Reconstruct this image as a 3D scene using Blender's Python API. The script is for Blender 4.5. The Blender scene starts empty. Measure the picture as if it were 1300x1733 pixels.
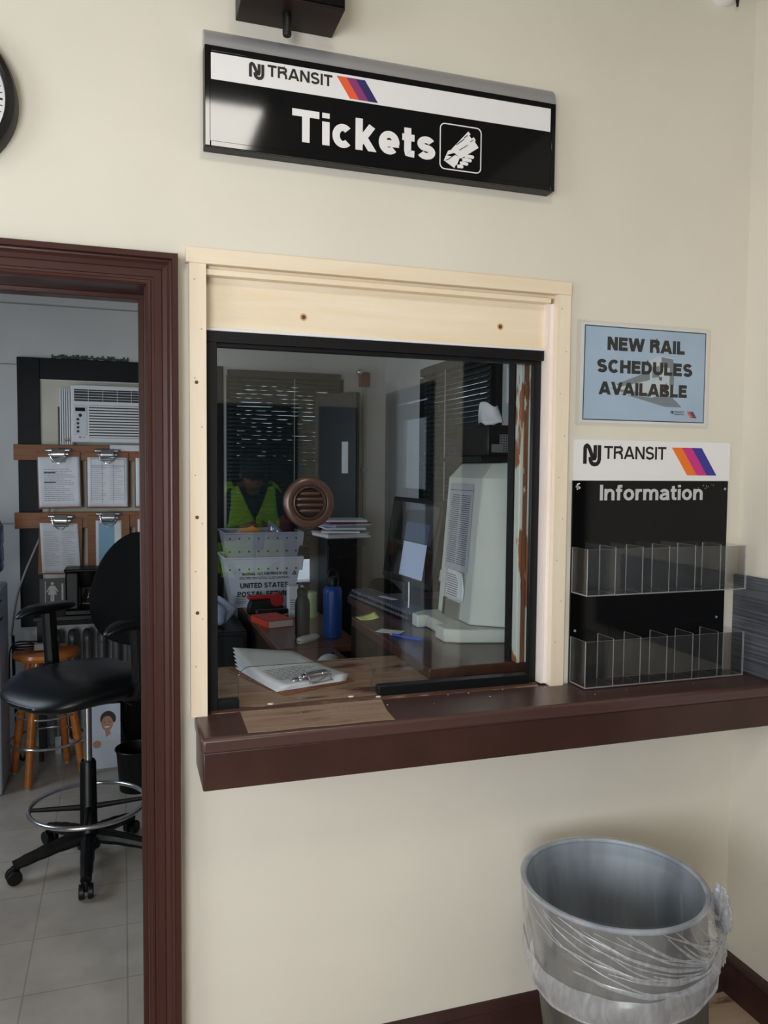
import bpy, bmesh, math, random
from mathutils import Vector, Matrix, Euler
random.seed(7)
sc = bpy.context.scene
COL = sc.collection
PI = math.pi
E = 1.62          # eye height: authored heights are measured from the eye, the floor is FL
FL = -E

# ---------------------------------------------------------------- camera
YAW, PITCH, ROLL = 0.318595, 0.054681, 0.008748
cam_d = bpy.data.cameras.new('camera')
cam = bpy.data.objects.new('camera', cam_d)
COL.objects.link(cam)
fw = Vector((math.sin(YAW) * math.cos(PITCH), math.cos(YAW) * math.cos(PITCH), -math.sin(PITCH)))
rt = Vector((math.cos(YAW), -math.sin(YAW), 0))
up = rt.cross(fw)
R_ = math.cos(ROLL) * rt + math.sin(ROLL) * up
U_ = -math.sin(ROLL) * rt + math.cos(ROLL) * up
cam.matrix_world = Matrix(((R_.x, U_.x, -fw.x, 0), (R_.y, U_.y, -fw.y, -1.95), (R_.z, U_.z, -fw.z, E), (0, 0, 0, 1)))
cam_d.sensor_fit = 'VERTICAL'
cam_d.sensor_height = 24
cam_d.lens = 1340 / 1733 * 24
cam_d.clip_start = 0.02
sc.camera = cam

# ---------------------------------------------------------------- light and exposure
sc.view_settings.view_transform = 'Standard'
sc.view_settings.look = 'None'
sc.view_settings.gamma = 1
sc.view_settings.exposure = 0.0
sc.view_settings.use_curve_mapping = False
W = bpy.data.worlds.new('sky'); sc.world = W
W.use_nodes = True
bg = W.node_tree.nodes['Background']
bg.inputs[0].default_value = (0.72, 0.84, 1.0, 1)
bg.inputs[1].default_value = 1.35


def area(name, loc, rot, sx, sy, power, col=(1, 1, 1), spread=PI):
    l = bpy.data.lights.new(name, 'AREA'); l.shape = 'RECTANGLE'; l.size = sx; l.size_y = sy
    l.energy = power; l.color = col; l.spread = spread
    o = bpy.data.objects.new(name, l); COL.objects.link(o)
    o.location = (loc[0], loc[1], loc[2] + E); o.rotation_euler = rot
    return o


# unseen fill lamps behind added windows: waiting room left and rear, office left
area('left_fill_lamp', (-2.78, -1.75, 0.1), (0, math.radians(-90), 0), 1.4, 1.5, 42, (0.94, 0.97, 1.0))
area('rear_fill_lamp', (-1.45, -3.72, -0.25), (math.radians(90), 0, 0), 1.6, 1.4, 112, (0.97, 0.97, 1.0))
area('office_fill_lamp', (-1.78, 1.6, 0.1), (0, math.radians(-90), 0), 1.1, 0.9, 19, (0.8, 0.88, 1.0))


# ---------------------------------------------------------------- materials
def srgb(c):
    return tuple(((v / 255) / 12.92 if v / 255 <= 0.04045 else ((v / 255 + 0.055) / 1.055) ** 2.4) for v in c) + (1,)


def mat(name, c, rough=0.5, metal=0.0, var=0.0, scale=8.0, stretch=(1, 1, 1), bump=0.0, bscale=60.0, spec=0.5, c2=None, thr=None, emit=0, coat=0.0, detail=4.0, aniso=None):
    """Principled material; c2/var mixes a second colour by noise; thr=(lo,hi) makes the mix a hard-edged mask."""
    m = bpy.data.materials.new(name); m.use_nodes = True
    nt = m.node_tree; N = nt.nodes; L = nt.links
    b = N['Principled BSDF']
    b.inputs['Base Color'].default_value = srgb(c)
    b.inputs['Roughness'].default_value = rough
    b.inputs['Metallic'].default_value = metal
    b.inputs['Specular IOR Level'].default_value = spec
    b.inputs['Coat Weight'].default_value = coat
    b.inputs['Coat Roughness'].default_value = 0.1
    tc = N.new('ShaderNodeTexCoord'); mp = N.new('ShaderNodeMapping')
    mp.inputs['Scale'].default_value = stretch
    L.new(tc.outputs['Object'], mp.inputs['Vector'])
    if var > 0 or c2:
        n = N.new('ShaderNodeTexNoise'); n.inputs['Scale'].default_value = scale; n.inputs['Detail'].default_value = detail
        L.new(mp.outputs[0], n.inputs['Vector'])
        mx = N.new('ShaderNodeMix'); mx.data_type = 'RGBA'
        mx.inputs['A'].default_value = srgb(c)
        mx.inputs['B'].default_value = srgb(c2) if c2 else srgb(tuple(v * (1 - var) for v in c))
        rp = N.new('ShaderNodeMapRange')
        lo, hi = thr if thr else (0.35, 0.65)
        rp.inputs['From Min'].default_value = lo; rp.inputs['From Max'].default_value = hi
        L.new(n.outputs['Fac'], rp.inputs['Value']); L.new(rp.outputs[0], mx.inputs['Factor'])
        L.new(mx.outputs['Result'], b.inputs['Base Color'])
    if bump > 0:
        n2 = N.new('ShaderNodeTexNoise'); n2.inputs['Scale'].default_value = bscale; n2.inputs['Detail'].default_value = 3
        L.new(mp.outputs[0], n2.inputs['Vector'])
        bp = N.new('ShaderNodeBump'); bp.inputs['Strength'].default_value = bump; bp.inputs['Distance'].default_value = 0.002
        L.new(n2.outputs['Fac'], bp.inputs['Height']); L.new(bp.outputs[0], b.inputs['Normal'])
    if emit:
        b.inputs['Emission Color'].default_value = srgb(c); b.inputs['Emission Strength'].default_value = emit
    return m


def clear(name, tint, base=0.05, rough=0.0, haze=0.0, hazec=(230, 232, 235), power=5.0, crumple=0):
    """Clear sheet: straight transparency, a facing-dependent mirror and a little surface haze."""
    m = bpy.data.materials.new(name); m.use_nodes = True
    nt = m.node_tree; N = nt.nodes; L = nt.links; N.remove(N['Principled BSDF'])
    out = N['Material Output']
    t = N.new('ShaderNodeBsdfTransparent'); t.inputs[0].default_value = (*tint, 1)
    g = N.new('ShaderNodeBsdfGlossy'); g.inputs['Roughness'].default_value = rough; g.inputs['Color'].default_value = (1, 1, 1, 1)
    lw = N.new('ShaderNodeLayerWeight'); lw.inputs['Blend'].default_value = 0.5
    pw = N.new('ShaderNodeMath'); pw.operation = 'POWER'; pw.inputs[1].default_value = power
    L.new(lw.outputs['Facing'], pw.inputs[0])
    ml = N.new('ShaderNodeMath'); ml.operation = 'MULTIPLY_ADD'; ml.inputs[1].default_value = 0.9 - base; ml.inputs[2].default_value = base
    L.new(pw.outputs[0], ml.inputs[0])
    mx = N.new('ShaderNodeMixShader'); L.new(ml.outputs[0], mx.inputs[0]); L.new(t.outputs[0], mx.inputs[1]); L.new(g.outputs[0], mx.inputs[2])
    last = mx
    if haze > 0:
        d = N.new('ShaderNodeBsdfDiffuse'); d.inputs[0].default_value = srgb(hazec)
        tl = N.new('ShaderNodeBsdfTranslucent'); tl.inputs[0].default_value = srgb(hazec)
        dm = N.new('ShaderNodeMixShader'); dm.inputs[0].default_value = 0.4; L.new(d.outputs[0], dm.inputs[1]); L.new(tl.outputs[0], dm.inputs[2])
        m2 = N.new('ShaderNodeMixShader'); m2.inputs[0].default_value = haze
        L.new(mx.outputs[0], m2.inputs[1]); L.new(dm.outputs[0], m2.inputs[2]); last = m2
        if crumple:                                   # film that is whiter where it is creased
            tc = N.new('ShaderNodeTexCoord'); n = N.new('ShaderNodeTexNoise'); n.inputs['Scale'].default_value = crumple; n.inputs['Detail'].default_value = 5; n.inputs['Distortion'].default_value = 1.2
            mp = N.new('ShaderNodeMapping'); mp.inputs['Rotation'].default_value = (0.5, 0.3, 0); mp.inputs['Scale'].default_value = (1, 1, 0.35)
            L.new(tc.outputs['Object'], mp.inputs['Vector']); L.new(mp.outputs[0], n.inputs['Vector'])
            rp = N.new('ShaderNodeMapRange'); rp.inputs['From Min'].default_value = 0.38; rp.inputs['From Max'].default_value = 0.7
            rp.inputs['To Min'].default_value = haze * 0.8; rp.inputs['To Max'].default_value = min(0.9, haze * 1.4)
            L.new(n.outputs['Fac'], rp.inputs['Value']); L.new(rp.outputs[0], m2.inputs[0])
    L.new(last.outputs[0], out.inputs[0])
    return m


def wood(name, c, c2, axis='X', rough=0.55, scale=3.0, bump=0.25, spec=0.4, c3=None, thr3=(0.52, 0.6), scale3=2.5, coat=0.0, lo=0.3, hi=0.72):
    """Grain running along one axis; c3 adds hard-edged worn patches."""
    m = bpy.data.materials.new(name); m.use_nodes = True
    nt = m.node_tree; N = nt.nodes; L = nt.links; b = N['Principled BSDF']
    b.inputs['Roughness'].default_value = rough; b.inputs['Specular IOR Level'].default_value = spec; b.inputs['Coat Weight'].default_value = coat
    tc = N.new('ShaderNodeTexCoord'); mp = N.new('ShaderNodeMapping')
    s = {'X': (1, 14, 14), 'Y': (14, 1, 14), 'Z': (14, 14, 1)}[axis]
    mp.inputs['Scale'].default_value = s
    L.new(tc.outputs['Object'], mp.inputs['Vector'])
    n = N.new('ShaderNodeTexNoise'); n.inputs['Scale'].default_value = scale; n.inputs['Detail'].default_value = 6; n.inputs['Roughness'].default_value = 0.6
    n.inputs['Distortion'].default_value = 0.6
    L.new(mp.outputs[0], n.inputs['Vector'])
    cr = N.new('ShaderNodeMapRange'); cr.inputs['From Min'].default_value = lo; cr.inputs['From Max'].default_value = hi
    L.new(n.outputs['Fac'], cr.inputs['Value'])
    mx = N.new('ShaderNodeMix'); mx.data_type = 'RGBA'; mx.inputs['A'].default_value = srgb(c); mx.inputs['B'].default_value = srgb(c2)
    L.new(cr.outputs[0], mx.inputs['Factor'])
    col = mx.outputs['Result']
    if c3:
        mp2 = N.new('ShaderNodeMapping'); mp2.inputs['Scale'].default_value = tuple(v ** 0.5 for v in s)
        L.new(tc.outputs['Object'], mp2.inputs['Vector'])
        n3 = N.new('ShaderNodeTexNoise'); n3.inputs['Scale'].default_value = scale3; n3.inputs['Detail'].default_value = 8; n3.inputs['Roughness'].default_value = 0.65
        L.new(mp2.outputs[0], n3.inputs['Vector'])
        r3 = N.new('ShaderNodeMapRange'); r3.inputs['From Min'].default_value = thr3[0]; r3.inputs['From Max'].default_value = thr3[1]
        L.new(n3.outputs['Fac'], r3.inputs['Value'])
        m3 = N.new('ShaderNodeMix'); m3.data_type = 'RGBA'; m3.inputs['B'].default_value = srgb(c3)
        L.new(r3.outputs[0], m3.inputs['Factor']); L.new(col, m3.inputs['A']); col = m3.outputs['Result']
    L.new(col, b.inputs['Base Color'])
    bp = N.new('ShaderNodeBump'); bp.inputs['Strength'].default_value = bump; bp.inputs['Distance'].default_value = 0.001
    L.new(n.outputs['Fac'], bp.inputs['Height']); L.new(bp.outputs[0], b.inputs['Normal'])
    return m


def tiles(name, c, c2, mortar, size, rough=0.35, mw=0.006):
    m = bpy.data.materials.new(name); m.use_nodes = True
    nt = m.node_tree; N = nt.nodes; L = nt.links; b = N['Principled BSDF']
    b.inputs['Roughness'].default_value = rough
    tc = N.new('ShaderNodeTexCoord')
    br = N.new('ShaderNodeTexBrick'); br.offset = 0.0; br.squash = 1.0
    br.inputs['Scale'].default_value = 1.0; br.inputs['Mortar Size'].default_value = mw; br.inputs['Mortar Smooth'].default_value = 0.2
    br.inputs['Brick Width'].default_value = size; br.inputs['Row Height'].default_value = size
    br.inputs['Color1'].default_value = srgb(c); br.inputs['Color2'].default_value = srgb(c2); br.inputs['Mortar'].default_value = srgb(mortar)
    L.new(tc.outputs['Object'], br.inputs['Vector'])
    n = N.new('ShaderNodeTexNoise'); n.inputs['Scale'].default_value = 6; n.inputs['Detail'].default_value = 6
    L.new(tc.outputs['Object'], n.inputs['Vector'])
    mx = N.new('ShaderNodeMix'); mx.data_type = 'RGBA'; mx.blend_type = 'MULTIPLY'
    rp = N.new('ShaderNodeMapRange'); rp.inputs['From Min'].default_value = 0.4; rp.inputs['From Max'].default_value = 0.75; rp.inputs['To Max'].default_value = 0.35
    L.new(n.outputs['Fac'], rp.inputs['Value']); L.new(rp.outputs[0], mx.inputs['Factor'])
    L.new(br.outputs['Color'], mx.inputs['A']); mx.inputs['B'].default_value = srgb((150, 140, 125))
    L.new(mx.outputs['Result'], b.inputs['Base Color'])
    return m


M = dict(
    wall=mat('cream_wall_paint', (226, 220, 208), 0.55, var=0.025, scale=2.2, bump=0.12, bscale=35),
    wallr=mat('cream_side_wall_paint', (224, 218, 205), 0.55, var=0.03, scale=2.0, bump=0.12, bscale=30),
    owall=mat('grey_white_office_paint', (205, 205, 205), 0.6, var=0.05, scale=2, bump=0.1, bscale=30),
    ceil=mat('white_ceiling_paint', (164, 155, 132), 0.8),
    ofloor=tiles('vinyl_tile', (190, 182, 174), (196, 189, 180), (166, 158, 150), 0.305, 0.4, 0.003),
    wfloor=wood('tan_stone_floor', (196, 174, 152), (168, 145, 124), 'X', 0.4, 1.2, 0.05, c3=(120, 92, 76), thr3=(0.6, 0.64), scale3=1.8),
    brown=mat('brown_gloss_paint', (68, 43, 38), 0.34, var=0.12, scale=9, bump=0.1, bscale=50, spec=0.35),
    casing=mat('brown_casing_paint', (66, 37, 33), 0.3, var=0.06, scale=5, bump=0.06, bscale=40, spec=0.32),
    baseb=mat('dark_brown_baseboard', (62, 38, 34), 0.35, var=0.12, scale=10),
    pine=wood('raw_pine', (242, 229, 208), (234, 213, 182), 'X', 0.6, 1.6, 0.12),
    pinez=wood('raw_pine_upright', (242, 230, 212), (234, 214, 188), 'Z', 0.6, 1.6, 0.12),
    pink=wood('primed_pine', (242, 232, 226), (230, 212, 202), 'Z', 0.55, 1.6, 0.1),
    knot=mat('pine_knot', (112, 66, 36), 0.6, var=0.4, scale=80),
    nail=mat('nail_hole', (96, 70, 52), 0.7),
    blackm=mat('black_anodised_metal', (18, 18, 22), 0.38, 0.1, spec=0.35),
    black=mat('black_plastic', (12, 12, 14), 0.4, spec=0.35),
    blackf=mat('black_fabric', (10, 10, 12), 0.95, bump=0.4, bscale=700, spec=0.15),
    vinyl=mat('black_vinyl', (13, 14, 18), 0.36, bump=0.1, bscale=250, spec=0.4),
    signb=mat('black_sign_face', (12, 13, 18), 0.07, spec=0.28, bump=0.012, bscale=6),
    silver=mat('brushed_silver', (172, 172, 178), 0.42, 0.45),
    white=mat('white_vinyl', (234, 233, 236), 0.4),
    ink=mat('black_ink', (18, 18, 20), 0.5),
    orange=mat('orange_stripe', (232, 92, 44), 0.4),
    iorange=mat('bright_orange_stripe', (238, 118, 32), 0.4),
    magenta=mat('purple_stripe', (140, 48, 112), 0.4),
    imagenta=mat('magenta_stripe', (204, 42, 132), 0.4),
    navy=mat('navy_stripe', (38, 36, 98), 0.4),
    inavy=mat('blue_stripe', (48, 48, 150), 0.4),
    paper=mat('white_paper', (228, 230, 236), 0.7, var=0.03, scale=14),
    bluep=mat('pale_blue_print', (172, 196, 222), 0.6, var=0.04, scale=10),
    tgrey=mat('grey_print', (118, 128, 140), 0.6),
    tlight=mat('light_grey_print', (196, 206, 214), 0.6),
    text=mat('grey_text', (84, 84, 96), 0.7),
    board=wood('brown_hardboard', (148, 98, 62), (122, 78, 48), 'X', 0.55, 6, 0.1),
    plank=wood('stained_plank', (150, 92, 48), (112, 66, 34), 'X', 0.45, 3, 0.15),
    stool=wood('orange_stool_wood', (196, 116, 52), (160, 88, 38), 'X', 0.3, 3, 0.1, coat=0.4),
    worn=wood('bare_worn_wood', (176, 152, 134), (142, 116, 98), 'X', 0.65, 5, 0.35, c3=(112, 78, 62), thr3=(0.55, 0.66), scale3=4.5),
    inwood=wood('worn_varnished_wood', (178, 150, 128), (144, 110, 88), 'X', 0.4, 4, 0.25, c3=(100, 62, 48), thr3=(0.54, 0.62), scale3=2.4),
    rimwood=wood('painted_and_worn_edge', (118, 90, 76), (84, 58, 50), 'X', 0.5, 3, 0.2, c3=(168, 140, 120), thr3=(0.56, 0.62), scale3=6),
    ctop=wood('brown_counter_paint', (82, 58, 54), (72, 48, 44), 'X', 0.32, 2, 0.1, c3=(190, 172, 158), thr3=(0.76, 0.77), scale3=16, spec=0.5),
    desk=wood('dark_desk_wood', (128, 84, 60), (98, 62, 44), 'Y', 0.35, 3, 0.12, coat=0.2),
    desk2=wood('dark_shelf_wood', (88, 54, 44), (66, 40, 34), 'Y', 0.32, 3, 0.12, coat=0.2),
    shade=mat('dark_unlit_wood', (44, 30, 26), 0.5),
    peel=mat('peeling_white_paint', (214, 214, 206), 0.6, c2=(150, 92, 52), scale=9, stretch=(1.6, 1.6, 0.34), thr=(0.525, 0.545), bump=0.5, bscale=30, detail=8),
    peelb=wood('bare_brown_strip', (140, 88, 56), (108, 66, 42), 'Z', 0.6, 6, 0.3, c3=(212, 210, 202), thr3=(0.58, 0.6), scale3=5),
    bronze=mat('brown_bronze_vent', (74, 55, 49), 0.3, 0.4, spec=0.5),
    acrylic=clear('clear_acrylic', (0.965, 0.97, 0.975), 0.022, 0.02, 0.012),
    acredge=clear('acrylic_edge', (0.8, 0.82, 0.84), 0.1, 0.1, 0.5),
    glass=clear('window_glass', (0.93, 0.95, 0.95), 0.05, 0.0),
    glasse=clear('glass_edge', (0.35, 0.42, 0.42), 0.15, 0.1, 0.35, (90, 100, 100)),
    lam=clear('clear_laminate', (0.98, 0.98, 0.98), 0.02, 0.1, 0.02),
    bag=clear('translucent_bag_film', (0.93, 0.94, 0.96), 0.09, 0.17, 0.22, (228, 230, 236), 3.0, 40),
    bagw=clear('bag_film_doubled', (0.9, 0.91, 0.94), 0.09, 0.2, 0.38, (228, 230, 236), 3.0, 40),
    zinc=mat('galvanised_steel', (176, 184, 194), 0.5, 0.12, c2=(132, 140, 152), scale=11, stretch=(1, 1, 0.16), thr=(0.4, 0.68), bump=0.05, bscale=12),
    zinco=mat('dirty_galvanised_steel', (112, 112, 108), 0.5, 0.35, c2=(66, 66, 62), scale=9, stretch=(1, 1, 0.3), thr=(.38, .7)),
    slate=None,
    teal=mat('dark_teal_paint', (9, 14, 19), 0.45, spec=0.2),
    slat=mat('dark_teal_blind', (28, 42, 46), 0.5, spec=0.3),
    chrome=mat('chrome', (205, 207, 212), 0.2, 0.9),
    acw=mat('air_conditioner_plastic', (206, 208, 212), 0.45),
    cream=mat('cream_board', (206, 202, 186), 0.6, var=0.06, scale=5),
    beige=mat('pale_grey_beige_casing', (206, 210, 204), 0.45, var=0.02, scale=3, bump=0.08, bscale=400),
    tub=mat('white_corrugated_plastic', (218, 224, 238), 0.5),
    tubg=mat('grey_corrugated_plastic', (170, 172, 186), 0.5),
    bblue=mat('blue_bottle_enamel', (28, 78, 158), 0.35),
    bdark=mat('dark_bottle_enamel', (9, 11, 11), 0.4, spec=.3),
    red=mat('red_plastic', (176, 32, 34), 0.35),
    redbk=mat('red_book_cover', (206, 68, 48), 0.5),
    pages=mat('book_pages', (206, 198, 188), 0.8),
    folder=mat('orange_folder', (206, 136, 44), 0.6),
    silverr=mat('silver_radiator_paint', (150, 154, 160), 0.35, 0.7),
    sticky=mat('yellow_sticky_note', (222, 222, 140), 0.7),
    pen=mat('blue_pen', (52, 84, 190), 0.3),
    cool=mat('pale_blue_cooler_plastic', (186, 198, 218), 0.4),
    coolb=mat('blue_water_bottle', (54, 84, 140), 0.2),
    cord=mat('grey_cord', (150, 148, 142), 0.5),
    green=mat('flaking_green_paint', (66, 84, 72), 0.7, var=0.3, scale=60),
    vest=mat('fluorescent_vest', (176, 246, 40), 0.7),
    tape=mat('silver_reflective_tape', (205, 208, 210), 0.3, 0.3),
    skin=mat('skin', (176, 126, 102), 0.5),
    hair=mat('dark_hair', (30, 24, 22), 0.6),
    navyc=mat('dark_navy_cloth', (34, 38, 50), 0.9),
    jean=mat('dark_trousers', (40, 42, 48), 0.9),
    cement=mat('pale_concrete', (196, 194, 190), 0.8, var=0.08, scale=1.5),
    dbrown=mat('dark_brown_door_paint', (36, 25, 22), 0.45, spec=0.3),
    screen=mat('dark_screen_glass', (14, 16, 20), 0.06),
    lit=mat('screen_glare_pale', (158, 170, 198), 0.3, emit=0.22),  # glare on the monitor, put into colour and a faint glow
    lit2=mat('screen_glare_blue', (70, 84, 112), 0.3, emit=0.04),
    lamp=mat('lamp_diffuser', (255, 250, 240), 0.5, emit=32),
    redal=mat('dark_red_enamel', (110, 24, 30), 0.4),
    greenl=mat('pale_green_plastic', (170, 196, 150), 0.5),
)


def slate_mat():
    m = bpy.data.materials.new('slate_grey_ribbed_panel'); m.use_nodes = True
    nt = m.node_tree; N = nt.nodes; L = nt.links; b = N['Principled BSDF']
    b.inputs['Roughness'].default_value = 0.45
    tc = N.new('ShaderNodeTexCoord'); mp = N.new('ShaderNodeMapping'); mp.inputs['Scale'].default_value = (1, 1.2, 90)
    L.new(tc.outputs['Object'], mp.inputs['Vector'])
    n = N.new('ShaderNodeTexNoise'); n.inputs['Scale'].default_value = 2.0; n.inputs['Detail'].default_value = 4
    L.new(mp.outputs[0], n.inputs['Vector'])
    mx = N.new('ShaderNodeMix'); mx.data_type = 'RGBA'; mx.inputs['A'].default_value = srgb((62, 64, 72)); mx.inputs['B'].default_value = srgb((92, 95, 102))
    rp = N.new('ShaderNodeMapRange'); rp.inputs['From Min'].default_value = 0.42; rp.inputs['From Max'].default_value = 0.62
    L.new(n.outputs['Fac'], rp.inputs['Value']); L.new(rp.outputs[0], mx.inputs['Factor']); L.new(mx.outputs['Result'], b.inputs['Base Color'])
    return m


M['slate'] = slate_mat()

# ---------------------------------------------------------------- mesh helpers
class MB:
    def __init__(s):
        s.v = []; s.f = []; s.m = []; s.mi = 0

    def add(s, vs, fs, mi=None):
        o = len(s.v); s.v += [Vector(p) for p in vs]
        for f in fs:
            s.f.append([i + o for i in f]); s.m.append(s.mi if mi is None else mi)
        return s

    def box(s, x0, x1, y0, y1, z0, z1, mi=None, T=None):
        vs = [(x, y, z) for x in (x0, x1) for y in (y0, y1) for z in (z0, z1)]
        if T is not None: vs = [T @ Vector(p) for p in vs]
        return s.add(vs, [(0, 1, 3, 2), (4, 6, 7, 5), (0, 4, 5, 1), (2, 3, 7, 6), (0, 2, 6, 4), (1, 5, 7, 3)], mi)

    def cyl(s, p0, p1, r0, r1=None, n=24, cap=True, mi=None):
        p0 = Vector(p0); p1 = Vector(p1); r1 = r0 if r1 is None else r1
        d = (p1 - p0).normalized(); a = d.orthogonal().normalized(); b = d.cross(a)
        vs = []
        for p, r in ((p0, r0), (p1, r1)):
            for i in range(n):
                t = 2 * PI * i / n; vs.append(p + r * (math.cos(t) * a + math.sin(t) * b))
        fs = [(i, (i + 1) % n, n + (i + 1) % n, n + i) for i in range(n)]
        if cap: fs += [tuple(range(n - 1, -1, -1)), tuple(range(n, 2 * n))]
        return s.add(vs, fs, mi)

    def lathe(s, prof, c, d=(0, 0, 1), n=40, mi=None, mis=None):
        """prof: (radius, height) pairs swept about the axis d through c"""
        d = Vector(d).normalized(); c = Vector(c)
        a = Vector((1, 0, 0)) if abs(d.z) > 0.9 or abs(d.y) > 0.9 else d.orthogonal().normalized()
        a = (a - d * a.dot(d)).normalized(); b = d.cross(a)
        vs = []; fs = []; ms = []
        for r, h in prof:
            for i in range(n):
                t = 2 * PI * i / n; vs.append(c + d * h + max(r, 1e-5) * (math.cos(t) * a + math.sin(t) * b))
        o = len(s.v); s.v += vs
        for k in range(len(prof) - 1):
            for i in range(n):
                j = (i + 1) % n
                s.f.append([o + k * n + i, o + k * n + j, o + (k + 1) * n + j, o + (k + 1) * n + i])
                s.m.append(mis[k] if mis else (s.mi if mi is None else mi))
        return s

    def tube(s, pts, r, n=10, closed=False, mi=None, smooth=0):
        P = [Vector(p) for p in pts]
        if smooth: P = spline(P, smooth, closed)
        rs = r if isinstance(r, (list, tuple)) else [r] * len(P)
        if len(rs) != len(P): rs = [rs[min(len(rs) - 1, int(i * len(rs) / len(P)))] for i in range(len(P))]
        k = len(P); vs = []; prev = None
        for i, p in enumerate(P):
            q0 = P[(i - 1) % k] if (closed or i > 0) else p; q1 = P[(i + 1) % k] if (closed or i < k - 1) else p
            t = (q1 - q0).normalized()
            a = t.orthogonal().normalized() if prev is None else (prev - t * prev.dot(t)).normalized()
            prev = a; b = t.cross(a)
            for j in range(n):
                g = 2 * PI * j / n; vs.append(p + rs[i] * (math.cos(g) * a + math.sin(g) * b))
        fs = []
        for i in range(k if closed else k - 1):
            i2 = (i + 1) % k
            for j in range(n): fs.append((i * n + j, i * n + (j + 1) % n, i2 * n + (j + 1) % n, i2 * n + j))
        if not closed: fs += [tuple(range(n - 1, -1, -1)), tuple(range((k - 1) * n, k * n))]
        return s.add(vs, fs, mi)

    def prism(s, poly, fn, w0, w1, mi=None, side=None):
        """poly of (u, v) raised between w0 and w1; fn(u, v, w) -> point"""
        n = len(poly)
        vs = [fn(u, v, w0) for u, v in poly] + [fn(u, v, w1) for u, v in poly]
        s.add(vs, [tuple(range(n - 1, -1, -1)), tuple(range(n, 2 * n))], mi)
        o = len(s.v) - 2 * n
        for i in range(n):
            s.f.append([o + i, o + (i + 1) % n, o + n + (i + 1) % n, o + n + i]); s.m.append(side if side is not None else (s.mi if mi is None else mi))
        return s

    def grid(s, fn, nu, nv, cu=False, mi=None):
        vs = [fn(i / (nu if cu else nu - 1), j / (nv - 1)) for j in range(nv) for i in range(nu)]
        fs = []
        for j in range(nv - 1):
            for i in range(nu if cu else nu - 1):
                fs.append((j * nu + i, j * nu + (i + 1) % nu, (j + 1) * nu + (i + 1) % nu, (j + 1) * nu + i))
        return s.add(vs, fs, mi)

    def ball(s, c, r, n=16, mi=None):
        r = (r, r, r) if isinstance(r, (int, float)) else r
        c = Vector(c)
        return s.grid(lambda u, v: c + Vector((r[0] * math.cos(2 * PI * u) * math.sin(PI * (0.001 + 0.998 * v)), r[1] * math.sin(2 * PI * u) * math.sin(PI * (0.001 + 0.998 * v)), -r[2] * math.cos(PI * v))), n, n // 2 + 2, True, mi)


def spline(P, k, closed=False):
    n = len(P); out = []
    for i in range(n if closed else n - 1):
        g = lambda j: P[j % n] if closed else P[max(0, min(n - 1, j))]
        a, b, c, d = g(i - 1), g(i), g(i + 1), g(i + 2)
        for q in range(k):
            t = q / k
            out.append(0.5 * ((2 * b) + (c - a) * t + (2 * a - 5 * b + 4 * c - d) * t * t + (3 * b - a - 3 * c + d) * t ** 3))
    if not closed: out.append(P[-1])
    return out


def link(name, mesh, parent=None):
    o = bpy.data.objects.new(name, mesh); COL.objects.link(o)
    if parent is not None: o.parent = parent
    return o


def obj(name, mb, mats, parent=None, bevel=0, seg=2, angle=35, local=False, shell=0, sub=0, flat=False):
    """One mesh object. Coordinates are world ones (heights from the eye) unless local."""
    me = bpy.data.meshes.new(name)
    off = Vector((0, 0, 0)) if local else Vector((0, 0, E))
    vs = [p + off for p in mb.v]
    if parent is not None and not local:
        p = parent; Mx = Matrix.Identity(4)
        while p is not None:
            Mx = Matrix.LocRotScale(p.location, p.rotation_euler, p.scale) @ Mx; p = p.parent
        inv = Mx.inverted(); vs = [inv @ p for p in vs]
    me.from_pydata([tuple(p) for p in vs], [], mb.f)
    for mm in (mats if isinstance(mats, (list, tuple)) else [mats]): me.materials.append(M[mm] if isinstance(mm, str) else mm)
    me.polygons.foreach_set('material_index', mb.m)
    bm = bmesh.new(); bm.from_mesh(me); bmesh.ops.recalc_face_normals(bm, faces=bm.faces); bm.to_mesh(me); bm.free()
    me.update()
    if not flat:
        me.shade_smooth(); me.set_sharp_from_angle(angle=math.radians(angle))
    o = link(name, me, parent)
    if shell:
        md = o.modifiers.new('shell', 'SOLIDIFY'); md.thickness = shell; md.offset = 0
    if bevel:
        md = o.modifiers.new('bevel', 'BEVEL'); md.width = bevel; md.segments = seg; md.limit_method = 'ANGLE'; md.angle_limit = math.radians(40)
    if sub:
        md = o.modifiers.new('sub', 'SUBSURF'); md.levels = sub; md.render_levels = sub
    return o


def tag(o, label=None, cat=None, group=None, kind=None):
    if label: o['label'] = label
    if cat: o['category'] = cat
    if group: o['group'] = group
    if kind: o['kind'] = kind
    return o


def thing(name, label, cat, loc=(0, 0, 0), rz=0, group=None):
    o = bpy.data.objects.new(name, None); COL.objects.link(o)
    o.location = (loc[0], loc[1], loc[2] + E); o.rotation_euler = (0, 0, rz); o.empty_display_size = 0.1
    return tag(o, label, cat, group)


def struct(name, mb, mats, parent=None, **k):
    o = obj(name, mb, mats, parent, **k)
    if parent is None: o['kind'] = 'structure'
    return o


def structroot(name, loc=(0, 0, 0)):
    o = bpy.data.objects.new(name, None); COL.objects.link(o); o.location = (loc[0], loc[1], loc[2] + E); o['kind'] = 'structure'
    return o


def copy_tree(o, parent=None):
    c = o.copy(); COL.objects.link(c)
    if parent is not None: c.parent = parent
    for ch in list(o.children): copy_tree(ch, c)
    return c


def front(y):            # drawing on a face that looks towards the waiting room (-Y): u = x, v = height, w = out of the face
    return lambda u, v, w: Vector((u, y - w, v))


def rot_frame(c, rx=0, ry=0, rz=0):
    return Matrix.Translation(Vector(c)) @ Euler((rx, ry, rz)).to_matrix().to_4x4()


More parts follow.
